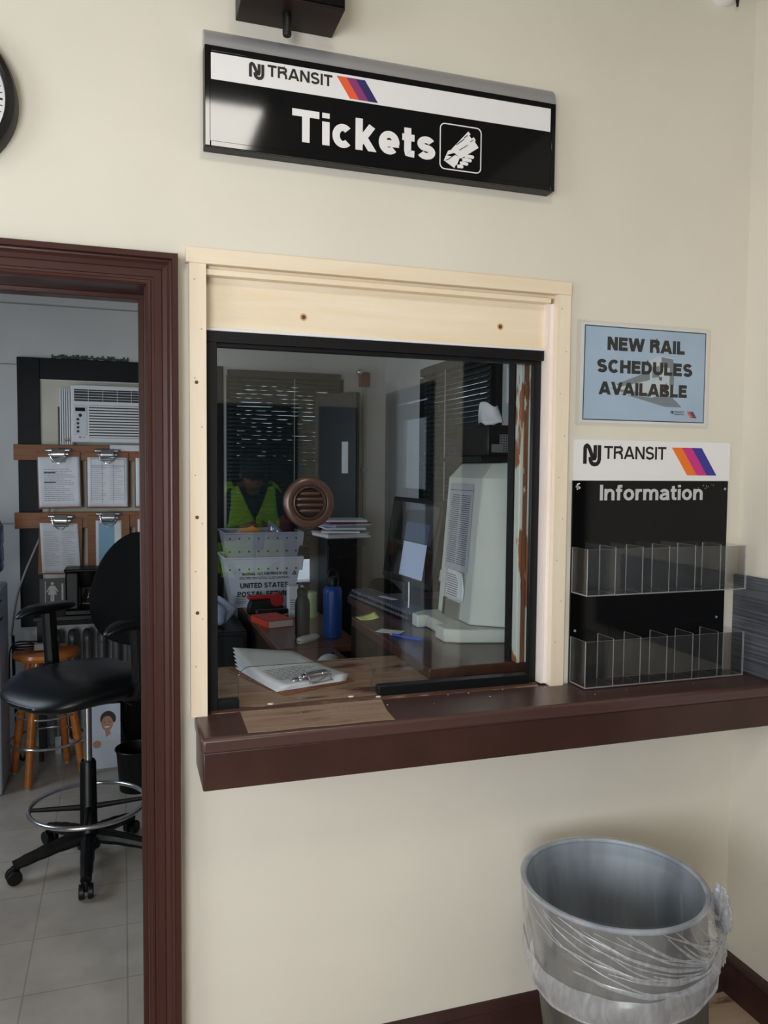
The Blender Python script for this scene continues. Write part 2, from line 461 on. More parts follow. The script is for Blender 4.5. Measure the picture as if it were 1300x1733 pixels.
def rrect(x0, x1, z0, z1, r, n=6):
    out = []
    for cx, cz, a in ((x1 - r, z0 + r, -PI / 2), (x1 - r, z1 - r, 0), (x0 + r, z1 - r, PI / 2), (x0 + r, z0 + r, PI)):
        for i in range(n + 1):
            t = a + PI / 2 * i / n; out.append((cx + r * math.cos(t), cz + r * math.sin(t)))
    return out


# ---------------------------------------------------------------- lettering: a plain grotesque drawn with strokes
def arc(cx, cy, rx, ry, a0, a1, n=12):
    return [(cx + rx * math.cos(math.radians(a0 + (a1 - a0) * i / n)), cy + ry * math.sin(math.radians(a0 + (a1 - a0) * i / n))) for i in range(n + 1)]


def glyph(ch, t):
    h = t / 2; X = 0.73; S = []; w = 0.8
    ar = arc
    if ch == 'T': w = .78; S = [[(0, 1 - h), (w, 1 - h)], [(w / 2, 0), (w / 2, 1)]]
    elif ch == 'I': w = t; S = [[(h, 0), (h, 1)]]
    elif ch == 'L': w = .68; S = [[(h, 0), (h, 1)], [(h, h), (w, h)]]
    elif ch == 'E': w = .72; S = [[(h, 0), (h, 1)], [(h, h), (w, h)], [(h, 1 - h), (w - .02, 1 - h)], [(h, .52), (w - .06, .52)]]
    elif ch == 'F': w = .68; S = [[(h, 0), (h, 1)], [(h, 1 - h), (w, 1 - h)], [(h, .5), (w - .06, .5)]]
    elif ch == 'H': w = .84; S = [[(h, 0), (h, 1)], [(w - h, 0), (w - h, 1)], [(h, .52), (w - h, .52)]]
    elif ch == 'N': w = .84; S = [[(h, 0), (h, 1)], [(w - h, 0), (w - h, 1)], [(h, 1), (w - h, 0)]]
    elif ch == 'M': w = 1.0; S = [[(h, 0), (h, 1)], [(w - h, 0), (w - h, 1)], [(h, 1), (w / 2, 0.02)], [(w / 2, 0.02), (w - h, 1)]]
    elif ch == 'A': w = .94; q = h * .62; S = [[(q, -.05), (w / 2 - q * .15, 1.02)], [(w - q, -.05), (w / 2 + q * .15, 1.02)], [(.2, .27), (w - .2, .27)]]
    elif ch == 'V': w = .9; q = h * .62; S = [[(q, 1.05), (w / 2, -.02)], [(w - q, 1.05), (w / 2, -.02)]]
    elif ch == 'W': w = 1.3; q = h * .6; S = [[(q, 1.05), (w * .27, -.02)], [(w * .27, -.02), (w / 2, 1.02)], [(w / 2, 1.02), (w * .73, -.02)], [(w * .73, -.02), (w - q, 1.05)]]
    elif ch == 'R': w = .84; S = [[(h, 0), (h, 1)], [(h, 1 - h), (w - .3, 1 - h)] + ar(w - .3, .735, .28 - h, .265 - h, 90, -90) + [(h, .47)], [(w - .36, .47), (w - .2, .42), (w - h - .03, .3), (w - h, 0)]]
    elif ch == 'P': w = .78; S = [[(h, 0), (h, 1)], [(h, 1 - h), (w - .3, 1 - h)] + ar(w - .3, .715, .3 - h, .285 - h, 90, -90) + [(h, .43)]]
    elif ch == 'B': w = .82; S = [[(h, 0), (h, 1)], [(h, 1 - h), (w - .32, 1 - h)] + ar(w - .32, .755, .29 - h, .245 - h, 90, -90) + [(h, .51 + 0)], [(h, .51), (w - .3, .51)] + ar(w - .3, .28, .3 - h, .28 - h + .0, 90, -90) + [(h, h)]]
    elif ch == 'D': w = .84; S = [[(h, 0), (h, 1)], [(h, 1 - h), (w - .42, 1 - h)] + ar(w - .42, .5, .42 - h, .5 - h, 90, -90) + [(h, h)]]
    elif ch == 'C': w = .86; S = [ar(.45, .5, .45 - h, .52 - h, 42, 318, 20)]
    elif ch == 'G': w = .9; S = [ar(.45, .5, .45 - h, .52 - h, 42, 330, 20) + [(w - h, .45)], [(.5, .45), (w, .45)], [(w - h, 0), (w - h, .45)]]
    elif ch == 'O': w = .92; S = [ar(.46, .5, .46 - h, .52 - h, 0, 360, 24)]
    elif ch == 'U': w = .84; S = [[(h, 1), (h, .38)] + ar(w / 2, .38, w / 2 - h, .4 - h, 180, 360)[1:-1] + [(w - h, .38), (w - h, 1)]]
    elif ch == 'S':
        w = .8; ry = (.52 - h) / 2; S = [ar(w / 2, .5 + ry, w / 2 - h - .02, ry, 22, 270, 14) + ar(w / 2, .5 - ry, w / 2 - h, ry, 90, -158, 14)[1:]]
    elif ch == 'K': w = .84; S = [[(h, 0), (h, 1)], [(h, .34), (w - h, 1.08)], [(.34, .56), (w - h * .8, -.06)]]
    elif ch == 'i': w = t; S = [[(h, 0), (h, X)], [(h, .84), (h, 1)]]
    elif ch == 'c': w = .6; S = [ar(.31, X / 2, .31 - h, X / 2 + .01 - h, 45, 315, 18)]
    elif ch == 'e': w = .64; S = [ar(.32, X / 2, .32 - h, X / 2 + .01 - h, -6, 314, 18), [(h, X / 2 - .02), (w - h * .15, X / 2 - .02)]]
    elif ch == 'o': w = .66; S = [ar(.33, X / 2, .33 - h, X / 2 + .01 - h, 0, 360, 22)]
    elif ch == 's':
        w = .58; c = X / 2; ry = (c + .01 - h) / 2; S = [ar(w / 2, c + ry, w / 2 - h - .01, ry, 22, 270, 12) + ar(w / 2, c - ry, w / 2 - h, ry, 90, -158, 12)[1:]]
    elif ch == 'k': w = .62; S = [[(h, 0), (h, 1)], [(h, .2), (w - h * 1.1, X + .07)], [(.26, .4), (w - h * .7, -.05)]]
    elif ch == 't': w = .38; S = [[(.17, .93), (.17, .2), (.19, .12), (.25, h), (w, h * .95)], [(0, X - h), (w, X - h)]]
    elif ch == 'f': w = .38; S = [[(.17, 0), (.17, .8), (.19, .9), (.26, 1 - h), (w, 1 - h)], [(0, X - h), (w - .01, X - h)]]
    elif ch == 'n': w = .62; S = [[(h, 0), (h, X)], [(h, .42)] + ar(w / 2 + .02, .44, w / 2 - h - .02, X + .01 - .44 - h, 165, 0, 10) + [(w - h, 0)]]
    elif ch == 'r': w = .4; S = [[(h, 0), (h, X)], [(h, .38), (h + .05, X - h - .06), (h + .14, X - h), (w, X - h)]]
    elif ch == 'm': w = .96; q = (w - t) / 2; S = [[(h, 0), (h, X)]] + [[(h + k * q, .42)] + ar(h + k * q + q / 2 + .01, .46, q / 2 - .01, X + .01 - .46 - h, 165, 0, 10) + [(h + k * q + q, 0)] for k in (0, 1)]
    elif ch == 'a': w = .62; S = [ar(w / 2 - .01, .5, w / 2 - h - .01, X + .01 - .5 - h, 165, 0, 10) + [(w - h, .12), (w - h * .6, 0)], [(w - h, .42), (.3, .4), (h + .03, .3)] + ar(.27, .19, .27 - h, .2 - h, 165, 300, 8) + [(w - h, .2)]]
    elif ch == '-': w = .36; S = [[(0, .4), (w, .4)]]
    elif ch == ' ': w = .3
    return S, w


def offset_poly(p, h):
    n = len(p); L_ = []; R2 = []
    closed = n > 3 and math.hypot(p[0][0] - p[-1][0], p[0][1] - p[-1][1]) < 1e-6
    for i in range(n):
        def dr(a, b):
            l = math.hypot(b[0] - a[0], b[1] - a[1]) or 1; return ((b[0] - a[0]) / l, (b[1] - a[1]) / l)
        d0 = dr(p[i - 1], p[i]) if i > 0 else (dr(p[-2], p[-1]) if closed else dr(p[0], p[1]))
        d1 = dr(p[i], p[i + 1]) if i < n - 1 else (dr(p[0], p[1]) if closed else d0)
        nx, ny = -(d0[1] + d1[1]), d0[0] + d1[0]
        l = math.hypot(nx, ny) or 1; nx /= l; ny /= l
        c = max(0.45, nx * -d0[1] + ny * d0[0]); k = h / c
        L_.append((p[i][0] + nx * k, p[i][1] + ny * k)); R2.append((p[i][0] - nx * k, p[i][1] - ny * k))
    return L_, R2


NS = [0]


def stroke(mb, p, h, fn, w, mi=None, clip=None):
    L_, R2 = offset_poly(p, h)
    NS[0] += 1; w = w + (NS[0] % 6) * 0.00004          # crossing strokes keep slightly different heights
    if len(p) > 2:
        n = len(p); o = len(mb.v); m = mb.mi if mi is None else mi
        for i in range(n): mb.v += [Vector(fn(*L_[i], w)), Vector(fn(*R2[i], w)), Vector(fn(*L_[i], 0)), Vector(fn(*R2[i], 0))]
        for i in range(n - 1):
            a = o + 4 * i; b = a + 4
            for f in ((a, a + 1, b + 1, b), (a + 2, b + 2, b + 3, a + 3), (a, b, b + 2, a + 2), (a + 1, a + 3, b + 3, b + 1)): mb.f.append(list(f)); mb.m.append(m)
        for a in (o, o + 4 * (n - 1)): mb.f.append([a, a + 1, a + 3, a + 2]); mb.m.append(m)
        return
    q = [L_[0], L_[1], R2[1], R2[0]]
    if clip is not None:
        for lim, sg in ((clip[0], 1), (clip[1], -1)):
            o = []
            for a, b in zip(q, q[1:] + q[:1]):
                ia, ib = sg * (a[1] - lim) >= 0, sg * (b[1] - lim) >= 0
                if ia: o.append(a)
                if ia != ib:
                    t = (lim - a[1]) / (b[1] - a[1]); o.append((a[0] + (b[0] - a[0]) * t, lim))
            q = o
    if len(q) > 2: mb.prism(q, fn, 0, w, mi)


def letters(mb, s, x0, x1, z0, cap, fn, t=0.19, gap=0.1, w=0.0008, mi=None):
    """The string set between x0 and x1 on the baseline z0, capitals cap high, in the surface fn."""
    gs = [glyph(c, t) for c in s]
    W_ = sum(g[1] for g in gs) + gap * (len(gs) - 1)
    k = (x1 - x0) / W_; x = 0
    for S, gw in gs:
        for p in S:
            stroke(mb, p, t / 2, lambda u, v, ww, x=x: fn(x0 + (x + u) * k, z0 + v * cap, ww), w, mi, (0, 1))
        x += gw + gap
    return mb


def lines(mb, x0, x1, z0, z1, n, fn, hgt=0.0022, w=0.0004, ragged=0.35, mi=None, rnd=random):
    """Print too small to read: rows of short dark dashes."""
    for i in range(n):
        z = z1 - (z1 - z0) * (i + 0.5) / n; x = x0; end = x1 - (x1 - x0) * ragged * rnd.random() ** 2
        while x < end:
            l = (x1 - x0) * rnd.uniform(0.05, 0.16); e = min(x + l, end)
            mb.prism([(x, z), (e, z), (e, z + hgt), (x, z + hgt)], fn, 0, w, mi); x = e + (x1 - x0) * 0.02
    return mb


def nj_mark(mb, x0, x1, z0, z1, fn, w=0.0008, mi=None):
    """The linked N and J mark: N whose slanting stroke runs into a J curling under it."""
    W_ = x1 - x0; H = z1 - z0; t = W_ * 0.205
    m = lambda u, v: (x0 + u * W_, z0 + v * H)
    a = [m(.1, .1), m(.1, .84), m(.13, .92), m(.2, .96), m(.28, .92), m(.34, .83), m(.52, .42), m(.58, .35), m(.64, .36), m(.665, .44), m(.665, .985)]
    b = [m(.4, .42), m(.4, .3), m(.44, .18), m(.53, .1), m(.65, .07), m(.78, .1), m(.87, .19), m(.905, .32), m(.905, .985)]
    for p in (a, b): stroke(mb, p, t * 0.47, fn, w, mi)
    return mb

# ================================================================ the setting
T_ = 0.14                                   # thickness of the ticket wall
CZ = 1.48                                   # ceiling above the eye
struct('floor', MB().box(-2.6, 1.785, -3.56, 0.0, FL - 0.05, FL), 'wfloor')
struct('floor', MB().box(-1.6, 1.66, 0.0, 2.98, FL - 0.05, FL), 'ofloor')
struct('ceiling', MB().box(-2.7, 1.9, -3.7, 0.14, CZ, CZ + 0.1), 'ceil')
struct('ceiling', MB().box(-1.7, 1.75, 0.14, 3.1, 1.18, 1.3), 'ceil')
b = MB()                                    # the ticket wall with its doorway and ticket opening
b.box(-2.6, -0.95, 0, T_, FL, CZ).box(-0.95, 0.06, 0, T_, 0.42, CZ).box(0.06, 0.19, 0, T_, FL, CZ)
b.box(0.19, 1.16, 0, T_, FL, -0.63).box(0.19, 1.16, 0, T_, 0.49, CZ).box(1.16, 1.785, 0, T_, FL, CZ)
struct('wall_front', b, 'wall', flat=True)
b = MB()                                    # side wall with the glazed street door
b.box(1.785, 1.9, -0.0 - 2.52, 0.14, FL, CZ).box(1.785, 1.9, -3.56, -3.24, FL, CZ).box(1.785, 1.9, -3.24, -2.52, 0.47, CZ)
struct('wall_right', b, 'wallr', flat=True)
b = MB()
b.box(-2.72, -2.6, -3.56, -2.5, FL, CZ).box(-2.72, -2.6, -1.0, 0.14, FL, CZ).box(-2.72, -2.6, -2.5, -1.0, FL, -0.7).box(-2.72, -2.6, -2.5, -1.0, 0.9, CZ)
struct('wall_left', b, 'wallr', flat=True)
struct('wall_back', MB().box(-2.72, -2.25, -3.68, -3.56, FL, CZ).box(-0.65, 1.9, -3.68, -3.56, FL, CZ).box(-2.25, -0.65, -3.68, -3.56, FL, -0.95).box(-2.25, -0.65, -3.68, -3.56, 0.5, CZ), 'wallr', flat=True)
b = MB()                                    # office back wall, two windows
b.box(-1.6, -0.46, 2.95, 3.08, FL, 1.2).box(-0.46, 0.46, 2.95, 3.08, FL, -0.8).box(-0.46, 0.46, 2.95, 3.08, 0.5, 1.2)
b.box(0.46, 0.66, 2.95, 3.08, FL, 1.2).box(0.66, 1.27, 2.95, 3.08, FL, -0.72).box(0.66, 1.27, 2.95, 3.08, 0.52, 1.2).box(1.27, 1.66, 2.95, 3.08, FL, 1.2)
struct('wall_office_back', b, 'owall', flat=True)
b = MB()
b.box(1.62, 1.76, T_, 1.38, FL, 1.2).box(1.62, 1.76, 2.1, 2.95, FL, 1.2).box(1.62, 1.76, 1.38, 2.1, FL, -0.6).box(1.62, 1.76, 1.38, 2.1, 0.46, 1.2)
struct('wall_office_right', b, 'owall', flat=True)
b = MB()
b.box(-1.72, -1.6, T_, 1.15, FL, 1.2).box(-1.72, -1.6, 2.05, 3.08, FL, 1.2).box(-1.72, -1.6, 1.15, 2.05, FL, -0.5).box(-1.72, -1.6, 1.15, 2.05, 0.65, 1.2)
struct('wall_office_left', b, 'owall', flat=True)
struct('ground', MB().box(-30, 30, -30, 30, FL - 0.25, FL - 0.15), 'cement')

# seams between the office wall boards, and the strip of flaking green paint over the window
struct('trim_1', MB().box(-1.6, 0.5, 2.944, 2.95, 0.9, 0.906).box(-1.6, -0.565, 2.944, 2.95, 0.563, 0.569).box(-1.6, -0.565, 2.944, 2.95, -0.33, -0.325), mat('board_seam', (150, 150, 152), 0.7))
b = MB(); x = -0.38
while x < 0.03:
    w_ = random.uniform(0.004, 0.02); h0 = 0.608 + random.uniform(-0.004, 0.006); h1 = 0.628 + random.uniform(-0.006, 0.008)
    b.box(x, x + w_, 2.946, 2.951, h0, h1); x += w_ * random.uniform(0.9, 1.15)
struct('trim_2', b, 'green')

# ---- baseboards: flat board with a rounded top bead
def baseboard(name, p0, p1, nrm):
    prof = [(0, 0), (0.02, 0), (0.02, 0.085), (0.016, 0.092), (0.016, 0.1), (0.019, 0.104), (0.014, 0.116), (0.006, 0.124), (0, 0.126)]
    p0 = Vector(p0); p1 = Vector(p1); nv = Vector(nrm); mb = MB(); k = len(prof)
    vs = [p + nv * d + Vector((0, 0, FL + z)) for p in (p0, p1) for d, z in prof]
    mb.add(vs, [(i, i + 1, k + i + 1, k + i) for i in range(k - 1)] + [tuple(range(k)), tuple(range(2 * k - 1, k - 1, -1))])
    struct(name, mb, 'baseb')
baseboard('baseboard_front', (0.127, 0, 0), (1.785, 0, 0), (0, -1, 0))
baseboard('baseboard_right', (1.785, 0, 0), (1.785, -2.46, 0), (-1, 0, 0))
baseboard('baseboard_back', (-2.6, -3.56, 0), (1.785, -3.56, 0), (0, 1, 0))

# ---- door_1: moulded casing, jamb and stop of the open doorway
d1 = structroot('door_1', (0.06, 0, FL))
prof = [(0, 0.0), (0, 0.016), (0.004, 0.02), (0.009, 0.0195), (0.011, 0.0175), (0.0165, 0.0178), (0.0175, 0.0205), (0.033, 0.021), (0.0345, 0.02), (0.036, 0.022), (0.045, 0.026), (0.051, 0.033), (0.0545, 0.034), (0.055, 0.042), (0.0565, 0.046), (0.068, 0.046), (0.0695, 0.044), (0.0695, 0)]
XI, ZT, XL = 0.055, 0.42, -0.95
b = MB(); k = len(prof); vs = []
for px, pz, sx, sz in ((XI, FL, 1, 0), (XI, ZT, 1, 1), (XL, ZT, -1, 1), (XL, FL, -1, 0)):
    vs += [(px + sx * u, -d, pz + sz * u) for u, d in prof]
b.add(vs, [(j * k + i, j * k + i + 1, (j + 1) * k + i + 1, (j + 1) * k + i) for j in range(3) for i in range(k - 1)])
obj('casing', b, 'casing', d1, angle=20)
b = MB().box(0.051, 0.06, -0.004, 0.15, FL, ZT + 0.006).box(XL - 0.004, 0.06, -0.004, 0.15, ZT - 0.001, ZT + 0.01).box(XL - 0.004, XL + 0.004, -0.004, 0.15, FL, ZT)
obj('jamb', b, 'casing', d1)
b = MB().box(0.039, 0.052, 0.1, 0.146, FL, ZT - 0.01).box(XL, 0.052, 0.1, 0.146, ZT - 0.013, ZT)
obj('door_stop', b, 'casing', d1, bevel=0.002)

# ---- window_1: the ticket window in its new pine surround
w1 = structroot('window_1', (0.66, 0, -0.6))
obj('head_casing', MB().box(0.143, 1.172, -0.024, 0.0, 0.478, 0.514), 'pine', w1, bevel=0.0015)
for n_, x0, x1 in (('side_casing', 0.151, 0.19), ('side_casing', 1.131, 1.171)):
    b = MB().box(x0, x1, -0.021, 0.03, -0.604, 0.478)
    if x0 < 0.5:
        for q in (0.2, -0.12, -0.35): b.lathe([(0, 0), (0.0045, 0)], (x0 + 0.016, -0.0214, q), (0, -1, 0), 10, 1)
    for i in range(9): b.lathe([(0, 0), (0.0014, 0)], (x0 + 0.012 + 0.016 * (i % 2), -0.0215, 0.44 - 0.115 * i), (0, -1, 0), 8, 2)
    obj(n_, b, ['pinez', 'knot', 'nail'], w1)
obj('head_stop', MB().box(0.19, 1.118, -0.008, 0.04, 0.456, 0.47).box(0.19, 1.131, 0.0, 0.04, 0.47, 0.49), 'pine', w1, bevel=0.0015)
b = MB().box(0.19, 1.114, 0.02, 0.06, 0.335, 0.456)
for kx, kz in ((0.433, 0.377), (0.978, 0.388)):
    b.lathe([(0, 0.0004), (0.0055, 0.0004)], (kx, 0.02, kz), (0, -1, 0), 16, 1); b.lathe([(0.0055, 0.0003), (0.0095, 0.0003)], (kx, 0.02, kz), (0, -1, 0), 16, 2)
obj('header_board', b, ['pine', 'knot', mat('pine_knot_ring', (206, 170, 124), 0.6)], w1)
obj('caulk_bead', MB().box(0.192, 1.112, 0.012, 0.022, 0.329, 0.336), 'white', w1, bevel=0.002)
b = MB().box(1.112, 1.131, 0.0, 0.05, -0.6, 0.456)
b.cyl((1.127, 0.0, -0.598), (1.127, 0.0, 0.45), 0.0065, n=14)
obj('side_stop', b, 'pink', w1)
b = MB()
b.box(0.193, 0.219, 0.0145, 0.05, -0.6035, 0.302).box(0.193, 1.111, 0.014, 0.05, 0.302, 0.33).box(0.219, 1.087, 0.022, 0.05, 0.293, 0.3025)
b.box(1.087, 1.111, 0.0285, 0.044, -0.6035, 0.302).box(0.64, 1.087, 0.018, 0.05, -0.603, -0.577).box(0.219, 0.272, 0.018, 0.05, -0.603, -0.582)
obj('metal_frame', b, 'blackm', w1, bevel=0.0012)
r = 0.03
poly = [(0.215, -0.59), (0.272, -0.59), (0.272, -0.504 - r)] + arc(0.272 + r, -0.504 - r, r, r, 180, 90, 6) + arc(0.624 - r, -0.504 - r, r, r, 90, 0, 6) + [(0.624, -0.59), (1.092, -0.59), (1.092, 0.305), (0.215, 0.305)]
obj('glass_pane', MB().prism(poly, front(0.042), 0, 0.008, 0, 1), ['glass', 'glasse'], w1, flat=True)

# the old painted jamb left standing behind the glass
b = MB().box(1.096, 1.110, 0.118, 0.15, -0.57, 0.33, 0).box(1.110, 1.126, 0.122, 0.15, -0.57, 0.33, 1).box(1.126, 1.16, 0.114, 0.15, -0.57, 0.33, 0)
struct('trim_3', b, ['peel', 'peelb'], bevel=0.004)
struct('jamb_shadow_strip', MB().box(1.094, 1.12, 0.152, 0.19, -0.57, 0.48), 'black')  # black strip standing in for the shadow at the jamb's back edge
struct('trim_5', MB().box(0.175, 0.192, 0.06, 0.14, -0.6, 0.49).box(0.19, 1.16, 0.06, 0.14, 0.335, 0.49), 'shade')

# ---- windows of the office and the waiting room
def window(name, x0, x1, y, z0, z1, fr='teal', fw_=0.1, axis='Y', d=0.03, sgn=-1, pane=True):
    r_ = structroot(name, ((x0 + x1) / 2, y, z0) if axis == 'Y' else (y, (x0 + x1) / 2, z0))
    def B(mb, a0, a1, c0, c1, e0, e1):
        c0, c1 = min(c0, c1), max(c0, c1)
        return mb.box(a0, a1, c0, c1, e0, e1) if axis == 'Y' else mb.box(c0, c1, a0, a1, e0, e1)
    mb = MB()
    B(mb, x0 - fw_, x0, y, y + sgn * d, z0 - fw_, z1 + fw_); B(mb, x1, x1 + fw_, y, y + sgn * d, z0 - fw_, z1 + fw_)
    B(mb, x0, x1, y, y + sgn * d, z1, z1 + fw_); B(mb, x0, x1, y, y + sgn * d, z0 - fw_, z0)
    obj('casing', mb, fr, r_, bevel=0.003)
    if pane:
        mb = MB(); B(mb, x0, x1, y - sgn * 0.08, y - sgn * 0.086, z0, z1); obj('glass_pane', mb, 'glass', r_)
        mb = MB(); B(mb, x0, x1, y - sgn * 0.07, y - sgn * 0.1, (z0 + z1) / 2 - 0.02, (z0 + z1) / 2 + 0.02); obj('sash_rail', mb, fr, r_)
    return r_
window('window_2', -0.44, 0.46, 2.95, -0.8, 0.488, fw_=0.118, pane=False)
window('window_3', 0.66, 1.27, 2.95, -0.72, 0.5, fw_=0.06)
window('window_4', 1.38, 2.1, 1.62, -0.6, 0.46, fw_=0.1, axis='X')
window('added_office_window', 1.15, 2.05, -1.6, -0.5, 0.65, fw_=0.08, axis='X', sgn=1)  # unseen window added for the office fill lamp
window('added_rear_window', -2.25, -0.65, -3.56, -0.95, 0.5, fr='dbrown', fw_=0.1, sgn=1)  # out of view, added so the rear lamp lights the ticket wall
window('added_left_window', -2.5, -1.0, -2.6, -0.7, 0.9, fr='dbrown', fw_=0.1, axis='X', sgn=1)  # out of view, added for the lamp on the left

# ---- door_2: glazed street door in the side wall (seen only as a reflection); door_3: dark door in the wall behind
d2 = structroot('door_2', (1.785, -2.88, FL))
b = MB().box(1.80, 1.845, -3.24, -3.15, FL, 0.43).box(1.80, 1.845, -2.61, -2.52, FL, 0.43).box(1.80, 1.845, -3.15, -2.61, 0.33, 0.43).box(1.80, 1.845, -3.15, -2.61, -0.22, -0.13).box(1.80, 1.845, -3.15, -2.61, FL, FL + 0.2)
b.box(1.77, 1.80, -3.33, -3.24, FL, 0.53).box(1.77, 1.80, -2.52, -2.43, FL, 0.53).box(1.77, 1.80, -3.24, -2.52, 0.44, 0.53)
obj('door_leaf', b, 'dbrown', d2, bevel=0.002)
obj('glass_pane', MB().box(1.82, 1.826, -3.15, -2.61, -0.13, 0.33).box(1.82, 1.826, -3.15, -2.61, FL + 0.2, -0.22), 'glass', d2)
d3 = structroot('door_3', (0.7, -3.56, FL))
for x0, x1 in ((0.1, 1.18), (1.34, 1.62)): obj('door_leaf', MB().box(x0, x1, -3.56, -3.52, FL, 0.44), 'dbrown', d3, bevel=0.003)

d4 = structroot('added_dark_door', (1.785, -1.45, FL))  # unseen dark door, added to darken the reflection in the ticket glass
b = MB().box(1.755, 1.784, -1.95, -0.86, FL, 0.75)
obj('door_leaf', b, 'dbrown', d4, bevel=0.004)
obj('knob', MB().ball((1.735, -1.0, FL + 0.95), 0.028, 16), 'bronze', d4)

# ---- the ticket counter
ct = thing('ticket_counter', 'long brown painted wooden counter shelf under the ticket window with a bare worn patch', 'counter', (0.9, -0.1, FL + 0.9))
b = MB().box(0.16, 1.785, -0.185, 0.0, -0.64, -0.604).box(0.193, 1.16, 0.0, T_, -0.64, -0.604)
obj('counter_top', b, ['ctop'], ct, bevel=0.009, seg=3)
obj('apron', MB().box(0.164, 1.785, -0.178, 0.0, -0.727, -0.638), 'brown', ct, bevel=0.004)
poly = [(0.272, 0.05), (0.266, -0.168), (0.31, -0.1735), (0.4, -0.169), (0.47, -0.174), (0.55, -0.17), (0.618, -0.1735), (0.622, -0.1), (0.64, 0.0), (0.643, 0.05)]
obj('worn_patch', MB().prism(poly, lambda u, v, w: Vector((u, v, -0.6045 + w)), 0, 0.0012), 'worn', ct)['label'] = 'bare unpainted wood patch'
obj('worn_rear_edge', MB().box(0.2, 1.1, -0.008, 0.03, -0.605, -0.6026), 'rimwood', ct)
obj('inner_top', MB().box(0.2, 1.15, 0.02, T_ + 0.002, -0.634, -0.6035).box(0.2, 1.6, T_ + 0.002, 0.45, -0.634, -0.6035), 'inwood', ct, bevel=0.003)
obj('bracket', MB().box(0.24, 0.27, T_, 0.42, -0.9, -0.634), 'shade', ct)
b = MB()
for i in range(26):
    x = random.uniform(0.3, 1.6); y = random.uniform(-0.17, -0.01); s_ = random.uniform(0.001, 0.0028)
    b.prism([(x, y), (x + s_, y + s_ * 0.3), (x + s_ * 0.7, y + s_), (x - s_ * .2, y + s_ * .6)], lambda u, v, w: Vector((u, v, -0.604 + w)), 0, 0.0012)
for cx, cy, s_ in ((0.629, 0.012, 0.011), (0.345, 0.03, 0.012), (0.56, 0.035, 0.012)):
    b.prism([(cx, cy), (cx + s_, cy - s_ * .4), (cx + s_ * 1.4, cy + s_ * .3), (cx + s_ * .5, cy + s_ * .45)], lambda u, v, w: Vector((u, v, -0.604 + w)), 0, 0.0035)
obj('paint_chips', b, 'white', ct)['kind'] = 'stuff'

# ================================================================ on the ticket wall
# ---- the tickets sign
sg = thing('ticket_sign', 'long black and white wall sign reading Tickets with striped logo above the window', 'sign', (0.64, -0.02, 0.74))
FY = -0.04; F = front(FY)
b = MB().box(0.186, 1.1, FY + 0.004, 0, 0.742, 0.972)
obj('housing', b, 'black', sg, bevel=0.002)
b = MB(); n = 10; pr = [(FY - 0.002, 0.968)] + [(-0.0 + (FY - 0.001) * math.cos(PI / 2 * i / n), 0.972 + 0.046 * math.sin(PI / 2 * i / n)) for i in range(n + 1)] + [(0, 0.968)]
b.prism(pr, lambda u, v, w: Vector((w, u, v)), 0.1862, 1.1)
obj('top_cap', b, 'silver', sg)['label'] = 'rounded silver metal cap'
obj('face_panel', MB().box(0.199, 1.088, FY - 0.001, FY + 0.005, 0.755, 0.96), 'signb', sg)
b = MB().box(0.186, 0.199, FY - 0.003, FY + 0.004, 0.742, 0.969).box(1.088, 1.1, FY - 0.003, FY + 0.004, 0.742, 0.969).box(0.199, 1.088, FY - 0.003, FY + 0.004, 0.742, 0.755).box(0.199, 1.088, FY - 0.003, FY + 0.004, 0.9555, 0.969)
obj('frame', b, 'signb', sg, bevel=0.0015)
F = front(FY - 0.001)
obj('white_band', MB().prism([(0.2005, 0.8935), (1.0845, 0.8955), (1.085, 0.955), (0.2005, 0.953)], F, 0, 0.0006), 'white', sg)
F = front(FY - 0.0016)
b = MB(); letters(b, 'TRANSIT', 0.3315, 0.4885, 0.9195, 0.0265, F, 0.19, 0.1)
obj('logo_mark', nj_mark(MB(), 0.2875, 0.3235, 0.9085, 0.944, F), 'ink', sg)
obj('logo_lettering', b, 'ink', sg)
sx = [0.4991, 0.523, 0.5469, 0.5707]; dx = 0.0336
for i, c in enumerate(('orange', 'magenta', 'navy')):
    obj('stripe', MB().prism([(sx[i] + dx, 0.8985), (sx[i + 1] + dx, 0.8985), (sx[i + 1], 0.9475), (sx[i], 0.9475)], F, 0, 0.0006), c, sg)['label'] = ('orange stripe', 'purple stripe', 'navy stripe')[i]
F = front(FY - 0.001)
obj('tickets_lettering', letters(MB(), 'Tickets', 0.3906, 0.7575, 0.7798, 0.0755, F, 0.215, 0.085, 0.001), 'white', sg)
b = MB()
o_ = rrect(0.7695, 0.8855, 0.7615, 0.8765, 0.014); i_ = rrect(0.7722, 0.8828, 0.7642, 0.8738, 0.0115)
for k in range(len(o_)):
    k2 = (k + 1) % len(o_); b.prism([o_[k], o_[k2], i_[k2], i_[k]], F, 0, 0.0008)
obj('pictogram_border', b, 'white', sg)
b = MB()
b.prism([(0.8015, 0.8135), (0.8480, 0.8640), (0.8545, 0.8575), (0.8505, 0.854), (0.8575, 0.8475), (0.812, 0.803)], F, 0, 0.0006)
b.prism([(0.808, 0.806), (0.8628, 0.8515), (0.8685, 0.8445), (0.866, 0.8405), (0.877, 0.8265), (0.8285, 0.7935)], F, 0.0008, 0.0014)
b.prism([(0.781, 0.783), (0.787, 0.797), (0.7925, 0.8085), (0.803, 0.8125), (0.8255, 0.7925), (0.8365, 0.8015), (0.8325, 0.8085), (0.826, 0.811), (0.823, 0.8045), (0.8085, 0.793)], F, 0.0006, 0.0012)
b.prism([(0.781, 0.783), (0.811, 0.767), (0.8165, 0.7755), (0.8255, 0.796), (0.812, 0.8005), (0.79, 0.7845)], F, 0.001, 0.0016)
